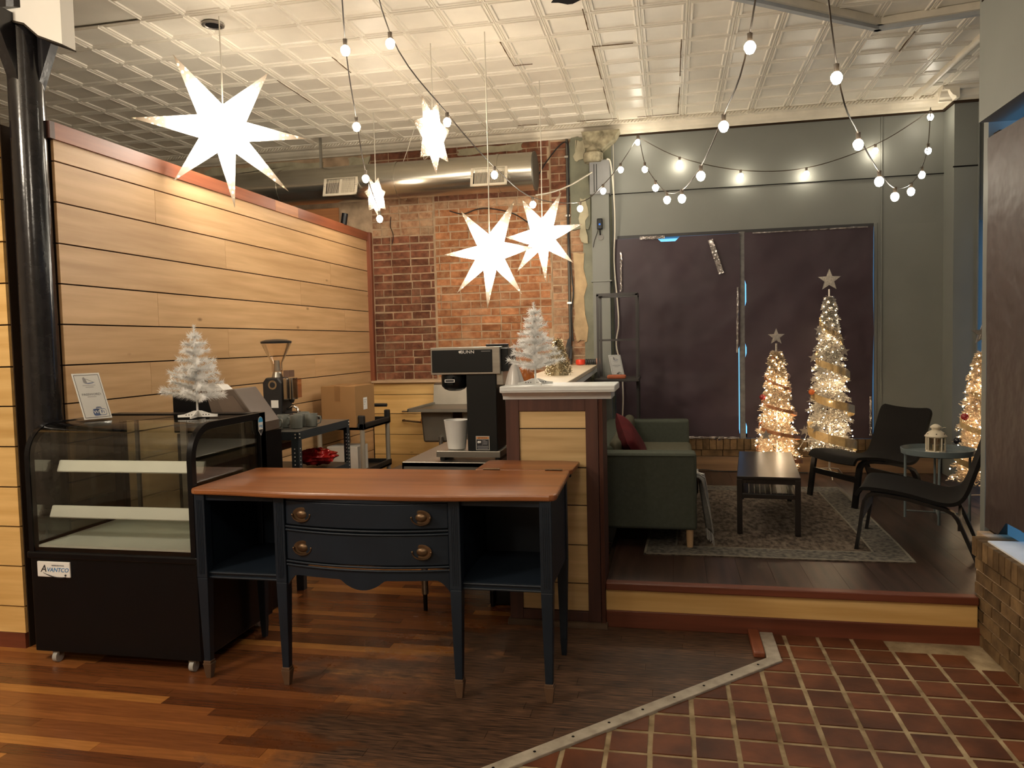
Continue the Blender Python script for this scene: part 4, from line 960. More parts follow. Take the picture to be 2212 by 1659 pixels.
gc_ = MB().tube([(-3.246, 4.86, 1.315), (-3.20, 4.86, 1.32), (-3.12, 4.88, 1.29), (-3.05, 4.93, 1.20), (-3.05, 4.98, 1.10), (-2.98, 5.10, 1.06), (-2.94, 5.16, 1.058)], .005, 6).build('power_cord', M('pale_cord', (.42, .37, .30), .5), smooth=60)
tag(gc_, 'pale power cord from the grinder to the wall outlet', 'cord')
ol = thing('wall_outlet', 'small metal outlet plate on the plank wall left of the grinder', 'outlet', (-3.25, 4.86, 1.33))
MB().box(0, .006, -.04, .04, -.065, .065).build('plate', m_steel, ol, bevel=.002)
for z_ in (-.025, .025): MB().box(.006, .009, -.018, .018, z_-.015, z_+.015).build('socket', m_wplas, ol, bevel=.002)
# mugs
m_mug = M('grey_green_glaze', (.155, .165, .15), .3, var=.06)
def mug(label, x, y, ra, s=1.0):
    t = thing('mug', label, 'mug', (x, y, 1.0505), ra, 'grey mugs on the steel rack')
    MB().lathe([(.034*s, 0), (.040*s, .004), (.0425*s, .088), (.0415*s, .090), (.0385*s, .088), (.036*s, .008), (.001, .007)], 22).build('body', m_mug, t, smooth=45)
    MB().tube([(.040*s, 0, .072), (.062*s, 0, .070), (.068*s, 0, .048), (.060*s, 0, .026), (.040*s, 0, .020)], .0055, 8).build('handle', m_mug, t, smooth=60)
mug('grey mug nearest the case, front left of the group on the rack', -2.610, 4.70, -.5)
mug('grey mug at the front middle of the group on the rack', -2.505, 4.775, 2.6)
mug('grey mug at the right end of the group, handle to the right', -2.455, 4.90, .1)
mug('grey mug in the second row behind the front left mug', -2.63, 4.83, -.3)
mug('grey mug in the middle of the second row of mugs', -2.55, 4.91, 1.3)
mug('grey mug at the back of the group on the rack', -2.58, 5.03, .9)
# things on the lower shelf
rb = MB(); 
def bagf(u, v):
    th = 2*PI*u; ph = PI*v; n_ = 1+.10*math.sin(5*th+3*ph)+.07*math.sin(9*th-7*ph)+.06*math.sin(13*ph+2*th)
    return (.145*math.sin(ph)*math.cos(th)*n_, .13*math.sin(ph)*math.sin(th)*n_, .06-.062*math.cos(ph)*n_*.9)
rbo = rb.grid(bagf, 40, 22).build('snack_bag', M('glossy_red_foil', (.42, .012, .012), .16, .2, var=.4, ns=9, bump=.8, bs=16, bdist=.03), smooth=70)
rbo.location = (-2.565, 5.17, .738); tag(rbo, 'crumpled glossy red bag on the lower shelf of the rack', 'bag')
wbx = thing('paper_box', 'white cardboard box on the middle shelf of the black cart', 'box', (-2.955, 6.60, .4455))
MB().box(-.15, .15, -.12, .12, 0, .24).build('body', M('white_carton', (.58, .55, .50), .7), wbx, bevel=.003); MB().box(-.15, .15, -.003, .003, .24, .2412).build('seam', m_grey_print, wbx)
sc_ = thing('kitchen_scale', 'dark flat weighing scale hanging shelf-high inside the rack', 'scale', (-2.56, 4.98, .80)) if False else None
ssink = thing('hand_sink', 'small steel basin mounted at the back of the slate rack', 'sink', (-2.82, 5.0, .725))
MB().frus((0, 0, .145), (.10, .12), (0, 0, .215), (.17, .17)).build('basin', M('dark_steel_basin', (.11, .10, .09), .3, .9), ssink, bevel=.01)
MB().box(-.185, .185, -.185, .185, .215, .227).build('rim', m_steel, ssink, bevel=.003)
MB().cyl((.02, 0, .0), (.02, 0, .15), .022, n=12).build('drain', m_cblk, ssink, smooth=50)
# ================================================================== black utility cart with cardboard box
uc = thing('utility_cart', 'black plastic utility cart with pale posts next to the brick wall', 'cart', (-2.93, 6.72, 0))
m_ublk = M('black_cart_plastic', (.014, .014, .015), .55, bump=.2, bs=80); m_upost = M('pale_cart_post', (.42, .38, .31), .4, .3)
for z in (.10, .42, .84): 
    MB().box(-.27, .20, -.26, .42, z, z+.025).build('shelf', m_ublk, uc, bevel=.006)
    for a in ((-.27, .20, -.26, -.235, z, z+.06), (-.27, .20, .395, .42, z, z+.06), (-.27, -.245, -.26, .42, z, z+.06), (.175, .20, -.26, .42, z, z+.06)): MB().box(*a).build('shelf_rim', m_ublk, uc, bevel=.006)
for xx, yy in ((-.245, -.235), (.175, -.235), (-.245, .395), (.175, .395)):
    MB().cyl((xx, yy, .06), (xx, yy, .86), .022, n=14).build('post', m_upost, uc, smooth=50)
    c_ = MB().cyl((xx-.012, yy, .04), (xx+.012, yy, .04), .04, n=16).build('caster', m_ublk, uc)
    MB().box(xx-.025, xx+.025, yy-.025, yy+.025, .84, .97).build('post_cap', m_ublk, uc, bevel=.008)
MB().tube([(-.245, -.235, .955), (.175, -.235, .955)], .017, 10).build('handle', m_ublk, uc, smooth=50)
MB().tube([(-.245, .395, 1.015), (.175, .395, 1.015)], .017, 10).build('handle', m_ublk, uc, smooth=50)
cbx = thing('cardboard_box', 'brown cardboard box on the black utility cart', 'box', (-2.955, 6.62, .867), math.radians(-3))
m_card = M('brown_cardboard', (.36, .205, .09), .75, var=.06, ns=4)
MB().box(-.165, .175, -.18, .22, 0, .375).build('carton', m_card, cbx, bevel=.003)
MB().box(-.030, .028, -.1815, .22, .376, .3775).build('packing_tape', M('tan_tape', (.30, .16, .065), .35), cbx); MB().box(-.030, .028, -.1818, -.18, .24, .376).build('packing_tape', M('tan_tape', (.30, .16, .065), .35), cbx)
MB().box(.1755, .1765, -.02, .06, .15, .26).build('shipping_label', m_wplate, cbx); 
for k in range(3): MB().box(.1765, .1768, -.01, .05-.02*k, .235-.02*k, .24-.02*k).build('label_line', m_grey_print, cbx)
# ================================================================== sink
m_sinksteel = M('satin_sink_steel', (.26, .24, .20), .42, .85, var=.1, ns=4)
sk = thing('compartment_sink', 'stainless compartment sink with back splash against the plank wainscot', 'sink', (-1.83, 7.42, 0))
MB().prism([(-.46, .955), (-.46, .985), (-.445, .985), (-.43, .965), (.37, .965), (.40, 1.17), (.46, 1.19), (.46, 1.175), (.42, 1.16), (.39, .955)], 'x', -.66, .62).build('deck', m_sinksteel, sk)
MB().box(-.66, -.645, -.46, .40, .955, .99).build('deck_edge', m_steel, sk, bevel=.004)
for k, cx_ in enumerate((-.42, .0, .42)):
    MB().frus((cx_, -.05, .64), (.15, .22), (cx_, -.05, .96), (.17, .24)).build('basin', m_sinksteel, sk, bevel=.02)
for lx in (-.38, .5):
    for ly in (-.30, .25):
        l_ = MB().cyl((lx, ly, .0), (lx, ly, .70), .02, n=12).build('leg', m_steel, sk, smooth=50)
fau = MB().tube([(-.12, .36, 1.06), (-.12, .26, 1.08), (-.12, .10, 1.085), (-.12, .05, 1.075), (-.12, .05, 1.045)], .012, 8).build('faucet', m_chrome, sk, smooth=60)
for dx in (-.09, .09): MB().cyl((-.12+dx, .40, 1.06), (-.12+dx, .32, 1.06), .02, n=10).build('tap', m_chrome, fau); MB().box(-.12+dx-.035, -.12+dx+.035, .30, .32, 1.052, 1.068).build('tap_lever', m_chrome, fau, bevel=.003)
MB().box(-.57, -.46, .398, .405, 1.10, 1.13).build('sticker', m_wplate, sk) 
bc = thing('black_floor_cabinet', 'low black cabinet on the floor in front of the sink', 'cabinet', (-1.95, 5.75, 0))
MB().box(-.30, .28, -.28, .32, 0, .56).build('body', m_cblk, bc, bevel=.008); MB().box(-.31, .29, -.29, .33, .56, .59).build('top', M('dark_top', (.05, .042, .036), .4), bc, bevel=.004); MB().tube([(-.30, -.30, .40), (-.30, -.31, .57), (-.22, -.31, .585)], .012, 8).build('rail', m_steel, bc)
# wall pipe stubs and cloth
pp = thing('pipe_valve', 'brass pipe stub with round valve knob on the wainscot', 'pipe valve', (-2.86, 7.95, .78))
MB().tube([(-.02, 0, .10), (-.02, -.06, .10), (.16, -.06, .10)], .010, 8).build('upper_pipe', m_chrome, pp, smooth=60)
MB().tube([(-.02, 0, 0), (-.02, -.06, 0), (.20, -.06, -.02)], .010, 8).build('pipe', m_brass, pp, smooth=60)
MB().ico((.24, -.07, .0), .048, 1, 1.1, 14, 10).build('knob', M('copper_shine', (.50, .24, .12), .2, 1.0), pp, smooth=70)
def clothf(u, v):
    a = 2*PI*u; r = .075*(1-.55*v)*(1+.25*math.sin(3*a+2*v)+.12*math.sin(7*a))
    return (r*math.cos(a)*1.15, r*math.sin(a)*.55, .145*v+.012*math.sin(5*a)*v)
cl = MB().grid(clothf, 36, 10).build('pink_cloth', M('pink_towel', (.58, .22, .17), .9, bump=.5, bs=80, sheen=.3), smooth=70); cl.location = (-1.99, 7.945, 1.217)
tag(cl, 'crumpled pink cloth on the ledge behind the brewer', 'cloth')
# point of sale screen behind the case
ps = thing('point_of_sale_terminal', 'dark slanted terminal housing standing behind the display case', 'terminal', (-2.70, 4.20, 0))
MB().box(-.22, .30, -.13, .18, 0, 1.10).build('stand_cabinet', m_cblk, ps, bevel=.005)
MB().box(-.26, .04, -.10, .14, 1.10, 1.34).build('printer', m_cblk, ps, bevel=.006)
MB().prism([(-.03, 1.345), (.16, 1.365), (.31, 1.16), (.31, 1.10), (.04, 1.10)], 'y', -.11, .14).build('screen_housing', M('housing_reflection_brown', (.115, .085, .066), .4), ps, bevel=.006)  # brown reflected in the slanted housing is painted into its colour
MB().prism([(.045, 1.315), (.155, 1.325), (.27, 1.175), (.115, 1.165)], 'y', -.114, -.11).build('housing_panel', M('panel_reflection_brown', (.15, .11, .085), .35), ps)  # same painted brown reflection, slightly lighter on the inset
MB().prism([(-.06, 1.342), (.06, 1.35), (.02, 1.385), (-.02, 1.39)], 'y', -.05, .05).build('paper_roll', m_wplas, ps)
# things on the bar
gt = thing('tinsel_cone_tree', 'small gold tinsel cone tree on the bar counter', 'ornament', (-.80, 5.47, 1.3585))
m_gold = M('pale_gold_tinsel', (.62, .53, .36), .22, .9, var=.3, ns=40)
MB().lathe([(.075, 0), (.03, .2), (.004, .255)], 14).build('cone', M('gold_core', (.40, .33, .2), .4, .6), gt)
mb = MB(); r = random.Random(4)
for i in range(1700):
    f = r.random()**.8; z = .005+.25*f; rd = .082*(1-f)+.010; a = r.random()*2*PI; c = Vector((rd*math.cos(a), rd*math.sin(a), z))
    d = Vector((math.cos(a)*.5+r.uniform(-.7, .7), math.sin(a)*.5+r.uniform(-.7, .7), r.uniform(-1, .6))).normalized(); e = c+d*r.uniform(.012, .03); w_ = d.orthogonal().normalized()*.0022
    mb.add([c-w_, c+w_, e+w_, e-w_], [(0, 1, 2, 3)])
tag(mb.build('tinsel', m_gold, gt, fix=False), kind='stuff')
rt = thing('red_tape_roll', 'bright red roll lying at the far end of the bar', 'roll', (-.90, 7.72, 1.3585))
MB().lathe([(.02, 0), (.045, .004), (.05, .03), (.045, .055), (.02, .06)], 18).build('body', M('bright_red_plastic', (.70, .05, .02), .35), rt, smooth=50)
dt = thing('dark_spool', 'short dark ribbed spool beside the red roll on the bar', 'spool', (-.80, 7.74, 1.3585))
for k in range(5): MB().cyl((-.05+k*.022, 0, .03), (-.034+k*.022, 0, .03), .03, n=14).build('rib', m_ublk, dt)
MB().cyl((.058, 0, .035), (.10, 0, .035), .03, n=14).build('pink_end', M('dull_pink', (.45, .24, .18), .6), dt)
wbg = MB().grid(lambda u, v: ((.045*(1-v)**.6+.006)*math.cos(2*PI*u)*(1+.2*math.sin(5*2*PI*u)), (.04*(1-v)**.6+.004)*math.sin(2*PI*u)*(1+.15*math.sin(3*2*PI*u)), .12*v), 30, 10).build('plastic_bag', M('milky_plastic', (.60, .58, .56), .25), smooth=70)
wbg.location = (-.89, 4.33, 1.3592); tag(wbg, 'small milky plastic bag on the bar beside the brewer', 'bag')
obg = MB().grid(lambda u, v: ((.055*(1-v*v)**.5+.004)*math.cos(2*PI*u)*(1+.1*math.sin(4*2*PI*u)), (.05*(1-v*v)**.5+.004)*math.sin(2*PI*u), .09*v), 28, 9).build('orange_jar', M('amber_orange', (.45, .14, .03), .2, var=.3, ns=20), smooth=70)
obg.location = (-.915, 4.78, 1.3585); tag(obg, 'small amber orange jar behind the white tree on the bar', 'jar')
# ================================================================== sofa with pillow and throw
m_sofa = M('grey_green_sofa_fabric', (.072, .080, .062), .85, var=.08, ns=40, bump=.35, bs=350, bdist=.001, spec=.1)
m_sofa2 = M('olive_seat_fabric', (.105, .098, .068), .85, var=.08, ns=40, bump=.35, bs=350, bdist=.001, spec=.1)
sf = thing('sofa', 'grey-green fabric sofa with wooden legs beside the bar', 'sofa', (-.22, 6.06, PZ))
def sb(a, b, c, d, e, f, nm, mat, bev): 
    o = MB().box(a, b, c, d, e, f).build(nm, mat, sf, bevel=bev, smooth=35)
    o.modifiers['bevel'].segments = 4; return o
a1 = sb(-.36, .37, -1.11, -.93, .125, .62, 'arm', m_sofa, .022); a2 = sb(-.36, .37, .93, 1.11, .125, .62, 'arm', m_sofa, .022)
sb(-.36, -.16, -.93, .93, .125, .64, 'backrest', m_sofa, .03)
sb(-.34, .365, -.93, .93, .125, .30, 'seat_base', m_sofa, .015)
for k in range(2): sb(-.17, .385, -.925+k*.927, -.004+k*.927, .30, .43, 'seat_cushion', m_sofa2, .035)
for k in range(2): sb(-.20, -.11, -.92+k*.922, -.005+k*.922, .42, .68, 'back_cushion', m_sofa2, .05)
for a in (a1,): MB().tube([(.355, -1.112, .14), (.355, -1.112, .605), (-.34, -1.112, .605)], .004, 6).build('piping', m_sofa, a)
for xx in (-.30, .325):
    for yy in (-1.06, 1.04): MB().cyl((xx, yy, 0), (xx, yy, .125), .020, .024, 16).build('leg', wood('pale_leg', (.42, .26, .13), (.5, .33, .18), 'z', .5), sf, smooth=50)
pw = MB().grid(lambda u, v: (0, 0, 0), 1, 1)
def pil(u, v):
    x, y = 2*u-1, 2*v-1; b = max(0, (1-x**4)*(1-y**4))**.5
    return x*.22*(1-.06*(1-abs(y))), y*.22*(1-.06*(1-abs(x))), b
pm = MB(); n = 14
for sgn in (1, -1):
    vs = [];
    for j in range(n+1):
        for i in range(n+1):
            a, b, t_ = pil(i/n, j/n); vs.append((sgn*t_*.075+.008*math.sin(9*a)*t_, a, b))
    pm.add(vs, [(j*(n+1)+i, j*(n+1)+i+1, (j+1)*(n+1)+i+1, (j+1)*(n+1)+i) for j in range(n) for i in range(n)])
po = pm.build('throw_pillow', M('dark_red_pillow', (.085, .010, .012), .9, var=.15, ns=14, bump=.4, bs=200, bdist=.001), smooth=70)
po.scale = (.85, .85, .85); po.location = (-.265, 5.36, PZ+.61); po.rotation_euler = (math.radians(32), math.radians(-28), 0); tag(po, 'dark red pillow leaning in the near corner of the sofa', 'pillow')
# throw over the near front edge
thr = thing('throw_blanket', 'grey and white fringed throw hanging over the front of the sofa', 'blanket', (.17, 5.12, PZ))
def thf(u, v):
    ang = u
    y = -.10+.28*u+.012*math.sin(14*v)
    if v < .3: s_ = v/.3; return (-.12+.115*s_, y, .455+.012*math.sin(7*u))
    s_ = (v-.3)/.7; return (.006+.018*math.sin(11*u+2*s_)+.055*s_, y-.03*s_, .455-.36*s_+.02*math.sin(6*u)*s_)
m_throw = M('grey_throw_wool', (.20, .195, .18), .95, var=.15, ns=60, bump=.5, bs=300, bdist=.001); m_throwl = M('pale_throw_wool', (.36, .35, .33), .95, var=.1, ns=60)
MB().slab(thf, 16, 24, lambda u, v: (.009, 0, .004)).build('cloth', m_throw, thr, smooth=60)
for k in (0, 1): MB().slab(lambda u, v, k=k: tuple(Vector(thf(.12+.5*k+.18*u, .05+.95*v))+Vector((.010, -.002, .006))), 4, 24, lambda u, v: (.003, 0, .002)).build('stripe', m_throwl, thr, smooth=60)
fr = MB()
for i in range(17):
    p = Vector(thf(i/16, 1)); fr.tube([p, p+Vector((.006, R.uniform(-.01, .01), -.03)), p+Vector((.008, R.uniform(-.014, .014), -.075))], .003, 5)
tag(fr.build('fringe', m_throwl, thr), kind='stuff')
# ================================================================== rug
def rug_mat():
    m = M('faded_oriental_rug', (.062, .046, .036), .95, var=.3, ns=24, col2=(.165, .130, .098), bump=.4, bs=200, bdist=.002, detail=10, contrast=(.36, .66), st=(1.6, .7, 1))
    return m
rg = thing('area_rug', 'faded grey-brown oriental rug with a pale border on the platform', 'rug', (.605, 5.97, PZ))
def rugf(u, v):
    x, y = -.79+1.58*u, -1.165+2.33*v
    return (x+.008*math.sin(5*v)+.045*v, y+.006*math.sin(7*u), .006+.004*(u > .9)*abs(math.sin(9*v)))
MB().slab(rugf, 20, 24, lambda u, v: (0, 0, -.005)).build('pile', rug_mat(), rg, smooth=60)
def band(u0, u1, v0, v1, nm, mat, dz): MB().slab(lambda u, v: tuple(Vector(rugf(u0+(u1-u0)*u, v0+(v1-v0)*v))+Vector((0, 0, dz))), 12, 12, lambda u, v: (0, 0, -.001)).build(nm, mat, rg, smooth=60)
m_rb = M('rug_pale_border', (.20, .18, .145), .95, var=.2, ns=30); m_rb2 = M('rug_blue_border', (.060, .060, .060), .95, var=.4, ns=34, col2=(.185, .165, .135), detail=10)
for (a, b, c, d) in ((0, 1, 0, .008), (0, 1, .992, 1), (0, .010, 0, 1), (.990, 1, 0, 1)): band(a, b, c, d, 'edge_binding', m_rb, .0022)
for (a, b, c, d) in ((.01, .99, .008, .085), (.01, .99, .915, .992), (.01, .12, .085, .915), (.88, .99, .085, .915)): band(a, b, c, d, 'border', m_rb2, .0012)
for (a, b, c, d) in ((.12, .88, .085, .091), (.12, .88, .909, .915), (.12, .128, .085, .915), (.872, .88, .085, .915)): band(a, b, c, d, 'border_line', m_rb, .0016)
# ================================================================== coffee table
m_ctop = M('black_brown_table', (.012, .009, .008), .30, var=.1, ns=5, st=(1, 8, 1), spec=.4)
ct = thing('coffee_table', 'narrow black-brown coffee table with a slatted lower shelf on the rug', 'table', (.69, 5.95, PZ+.011), math.radians(-5.5))
MB().box(-.205, .205, -.60, .60, .375, .395).build('top', m_ctop, ct, bevel=.003)
for xx in (-.187, .187):
    for yy in (-.582, .582): MB().box(xx-.018, xx+.018, yy-.018, yy+.018, 0, .375).build('leg', m_ctop, ct, bevel=.002)
for yy in (-.582, .582): MB().box(-.17, .17, yy-.014, yy+.014, .245, .275).build('cross_rail', m_ctop, ct, bevel=.002); MB().box(-.17, .17, yy-.012, yy+.012, .345, .376).build('upper_rail', m_ctop, ct)
for xx in (-.187, .187): MB().box(xx-.012, xx+.012, -.565, .565, .245, .27).build('side_rail', m_ctop, ct)
for k in range(9): 
    x = -.160+k*.036; pbox('slat', m_ctop, ct, x, x+.031, -.57, .57, .272, .28)
# ================================================================== low black chairs
m_cfab = M('black_mesh_fabric', (.007, .006, .0055), .8, var=.15, ns=60, bump=.3, bs=300, bdist=.001)
m_cfr = M('black_bent_frame', (.005, .0045, .0045), .28, var=.1, spec=.4)
def lounge_chair(label, loc, rz):
    t = thing('lounge_chair', label, 'chair', loc, rz, 'low black lounge chairs on the platform')
    prof = [(.89*a_, b_) for a_, b_ in ((-.40, .345), (-.375, .385), (-.33, .40), (-.20, .395), (-.05, .375), (.08, .347), (.17, .335), (.235, .352), (.275, .405), (.315, .51), (.36, .64), (.39, .72), (.40, .755))]
    k = len(prof)
    def sample(v):
        s_ = v*(k-1); i = min(int(s_), k-2); f = s_-i
        p0, p1, p2, p3 = [prof[max(0, min(k-1, i+d))] for d in (-1, 0, 1, 2)]
        return tuple(.5*((2*p1[c])+(-p0[c]+p2[c])*f+(2*p0[c]-5*p1[c]+4*p2[c]-p3[c])*f*f+(-p0[c]+3*p1[c]-3*p2[c]+p3[c])*f**3) for c in (0, 1))
    def wid(v): return .285 if v < .88 else .285-.05*((v-.88)/.12)**2
    def fn(u, v):
        x, z = sample(v); y = (2*u-1)*wid(v); return (x, y, z-.012*(1-(2*u-1)**2))
    def off(u, v):
        a, b = sample(max(0, v-.02)), sample(min(1, v+.02)); d = Vector((b[0]-a[0], 0, b[1]-a[1])).normalized(); n_ = Vector((d.z, 0, -d.x)); return n_*.022
    MB().slab(fn, 8, 48, off).build('seat_shell', m_cfab, t, smooth=50)
    for s_ in (-1, 1):
        y = s_*.285
        pts = [(-.385, y, 0), (-.365, y, .12), (-.345, y, .26), (-.335, y, .315), (-.315, y, .345), (-.28, y, .362), (-.20, y, .36), (-.05, y, .342), (.09, y, .312), (.16, y, .298), (.205, y, .278), (.232, y, .245), (.265, y, .175), (.345, y, 0)]
        pts = [(.89*a_, b_, c_) for a_, b_, c_ in pts]
        f_ = MB().flat(pts, .055, .020, (0, 1, 0)).build('side_loop', m_cfr, t, smooth=50)
    MB().box(-.322, -.302, -.27, .27, .20, .245).build('front_rail', m_cfr, t)
    MB().box(.208, .228, -.27, .27, .17, .21).build('rear_rail', m_cfr, t)
    return t
lounge_chair('black lounge chair nearest the entrance wall, seen from its side', (1.545, 5.25, PZ+.001), math.radians(-19))
lounge_chair('black lounge chair behind the lantern table, facing the coffee table', (1.565, 6.67, PZ+.001), math.radians(25))
# ================================================================== side table with lantern
m_gtbl = M('grey_blue_tray_enamel', (.125, .155, .16), .4, var=.05)
st_ = thing('tray_table', 'round grey-blue metal tray table between the two black chairs', 'table', (1.875, 6.0, PZ))
MB().lathe([(.001, .475), (.225, .475), (.235, .48), (.240, .518), (.236, .520), (.230, .488), (.001, .484)], 40).build('tray', m_gtbl, st_, smooth=45)
for k in range(4):
    a = PI/4+k*PI/2+.55; x, y = .205*math.cos(a), .205*math.sin(a)
    MB().tube([(x, y, 0), (x, y, .475)], .009, 10).build('leg', m_gtbl, st_, smooth=60)
for k in range(2):
    a = PI/4+k*PI/2+.55; x, y = .205*math.cos(a), .205*math.sin(a); MB().tube([(x, y, .05), (-x, -y, .05)], .005, 8).build('cross_bar', m_gtbl, st_)
ln = thing('candle_lantern', 'small cream metal lantern with glass panes on the tray table', 'lantern', (1.86, 5.985, PZ+.4852))
m_cream = M('cream_enamel', (.66, .58, .44), .4, var=.03)
MB().lathe([(.07, 0), (.072, .006), (.066, .018), (.058, .022)], 8).build('base', m_cream, ln)
for k in range(8):
    a = PI/8+k*PI/4; MB().cyl((.060*math.cos(a), .060*math.sin(a), .018), (.060*math.cos(a), .060*math.sin(a), .118), .006, n=6).build('post', m_cream, ln)
MB().lathe([(.056, .02), (.056, .116)], 8).add([], []).build('panes', glass('lantern_glass', (.75, .70, .58), .14), ln)
rf = MB().lathe([(.066, .115), (.072, .120), (.072, .126), (.066, .132), (.054, .150), (.034, .163), (.026, .166), (.026, .178), (.036, .182), (.036, .192), (.020, .205), (.008, .210), (.002, .21)], 20).build('roof', m_cream, ln, smooth=35)
for k in range(6):
    a = k*PI/3+.3; MB().ico((.060*math.cos(a), .060*math.sin(a), .142), .004).build('vent_hole', m_dark, rf)
MB().tube([(.034, 0, .18), (.06, 0, .186), (.066, 0, .183)], .002, 6).build('hanger', m_cream, ln)
MB().cyl((0, 0, .02), (0, 0, .06), .022, n=14).build('candle', M('wax', (.55, .48, .34), .5), ln)
# ================================================================== lit tinsel trees
m_tin1 = M('champagne_tinsel', (.70, .57, .42), .28, .55, var=.35, ns=50); m_tin2 = M('silver_tinsel', (.64, .59, .52), .28, .55, var=.35, ns=50)
m_rib1 = M('copper_ribbon', (.52, .22, .10), .4, .3, var=.2, ns=20); m_rib2 = M('gold_pleated_ribbon', (.52, .36, .16), .45, .2, var=.15, ns=30)
m_fairy = emis('warm_fairy_light', (1.0, .80, .52), 30)
m_fairy.cycles.emission_sampling = 'NONE'
m_star = M('glitter_silver_star', (.56, .50, .42), .3, .7, var=.3, ns=120)
def star_poly(n_, ro, ri, a0=PI/2): return [((ro if i % 2 == 0 else ri)*math.cos(a0+PI*i/n_), (ro if i % 2 == 0 else ri)*math.sin(a0+PI*i/n_)) for i in range(2*n_)]
def tinsel_tree(label, loc, z0, h, r0, r1, turns, seed, mt, mr, ribw, nlights, starR, pole=True, ornaments=()):
    r = random.Random(seed)
    def RR(f): return r0+(r1-r0)*f**1.5
    for f_ in (.15, .45, .75):
        for sg in (0,):
            ld = bpy.data.lights.new('fairy_glow', 'POINT'); ld.energy = 1.5*(1.1-.6*f_); ld.color = (1, .78, .5); ld.shadow_soft_size = .02
            lo = bpy.data.objects.new('fairy_glow', ld); lo.location = (loc[0]+.03, loc[1]-.03, loc[2]+z0+h*f_); COL.objects.link(lo)
    t = thing('tinsel_tree', label, 'artificial tree', loc, 0, 'lit tinsel trees on the platform')
    MB().cyl((0, 0, .02), (0, 0, z0+h+.09), .010, n=8).build('pole', m_star, t)
    sm = MB()
    for k in range(3):
        a = k*2*PI/3+.5; sm.tube([(0, 0, .10), (.10*math.cos(a), .10*math.sin(a), .085), (.17*math.cos(a), .17*math.sin(a), .012)], .006, 6)
    sm.build('stand', m_star, t, smooth=60)
    mb = MB(); cnt = int(13000*h)
    tiers = int(h/.095)
    for i in range(cnt):
        f = r.random(); tz = f*tiers; ph = tz % 1.0
        rad = RR(f)*(1.06-.46*ph)
        a = r.random()*2*PI; rr = rad*(.45+.55*r.random()**.5)*(.92+.10*math.sin(5*a+tz*3))
        z = z0+h*f+.035*(1-rr/max(rad, .01))
        c = Vector((rr*math.cos(a), rr*math.sin(a), z))
        d = Vector((math.cos(a)+r.uniform(-.9, .9), math.sin(a)+r.uniform(-.9, .9), r.uniform(-.7, .7))).normalized(); e = c+d*r.uniform(.018, .038); w_ = d.cross(Vector((r.uniform(-1, 1), r.uniform(-1, 1), r.uniform(-1, 1)))).normalized()*.0030
        mb.add([c-w_, c+w_, e+w_, e-w_], [(0, 1, 2, 3)])
    tag(mb.build('tinsel', mt, t, fix=False), kind='stuff')
    # spiral ribbon, pleated
    n_ = int(turns*60)
    def rib(u, v):
        f = u; a = -turns*2*PI*f+.6; rad = RR(f)*.98+.012+.004*math.sin(n_*1.2*u)+.02*math.sin(7*u*turns)
        return (rad*math.cos(a), rad*math.sin(a), z0+.03+(h-.06)*f+ribw*(v-.5)*(1-.4*f))
    MB().slab(rib, n_, 2, lambda u, v: (.0006, 0, .0006)).build('ribbon', mr, t)
    fl_ = MB()
    for i in range(nlights):
        f = (i+r.random())/nlights; a = i*2.4+r.uniform(-.4, .4); rad = RR(f)*r.uniform(.85, 1.06); fl_.octa((rad*math.cos(a), rad*math.sin(a), z0+h*f), .0062)
    tag(fl_.build('fairy_lights', m_fairy, t), kind='stuff')
    sp = MB().prism([(a, b+z0+h+.085+starR*.85) for a, b in star_poly(5, starR, starR*.42)], 'y', -.009, .009).build('star_topper', m_star, t)
    MB().prism([(a, b+z0+h+.085+starR*.85) for a, b in star_poly(5, starR*.6, starR*.25)], 'y', -.014, .014).build('star_inner', m_star, sp)
    for (a, f, kind) in ornaments:
        rad = RR(f)*1.08; c = (rad*math.cos(a), rad*math.sin(a), z0+h*f)
        if kind == 'star':
            o = MB().prism(star_poly(5, .05, .021), 'y', -.006, .006).build('star_ornament', m_star, t); o.location = c
        else:
            o = MB().ico(c, .028, n=14, m=10).build('bauble', {'dark': M('black_bauble', (.015, .015, .02), .15), 'red': M('red_bauble', (.30, .03, .03), .25), 'orange': M('orange_bauble', (.7, .16, .03), .3), 'pink': M('blush_bauble', (.55, .38, .30), .2, .5)}[kind], t, smooth=60)
    return t
tinsel_tree('short lit tinsel tree with copper ribbon behind the coffee table', (.925, 7.22, PZ), .17, 1.03, .195, .045, 4.5, 21, m_tin1, m_rib1, .035, 130, .075, ornaments=((-2.8, .62, 'red'), (-.2, .80, 'pink'), (-2.2, .3, 'star')))
tinsel_tree('tall lit tinsel tree with pleated gold ribbon before the right window half', (1.450, 7.62, PZ), .25, 1.44, .215, .035, 4.2, 22, m_tin2, m_rib2, .085, 120, .105, ornaments=((-2.75, .40, 'orange'), (PI*.99, .62, 'star'), (-2.9, .80, 'star'), (-2.3, .17, 'star'), (-.3, .66, 'star'), (PI, .14, 'star')))
tinsel_tree('lit champagne tinsel tree half hidden by the entrance wall', (2.32, 6.42, PZ), .20, .98, .21, .045, 3.5, 23, m_tin1, m_rib2, .05, 110, .085, ornaments=((-2.9, .33, 'dark'), (-2.7, .52, 'red')))
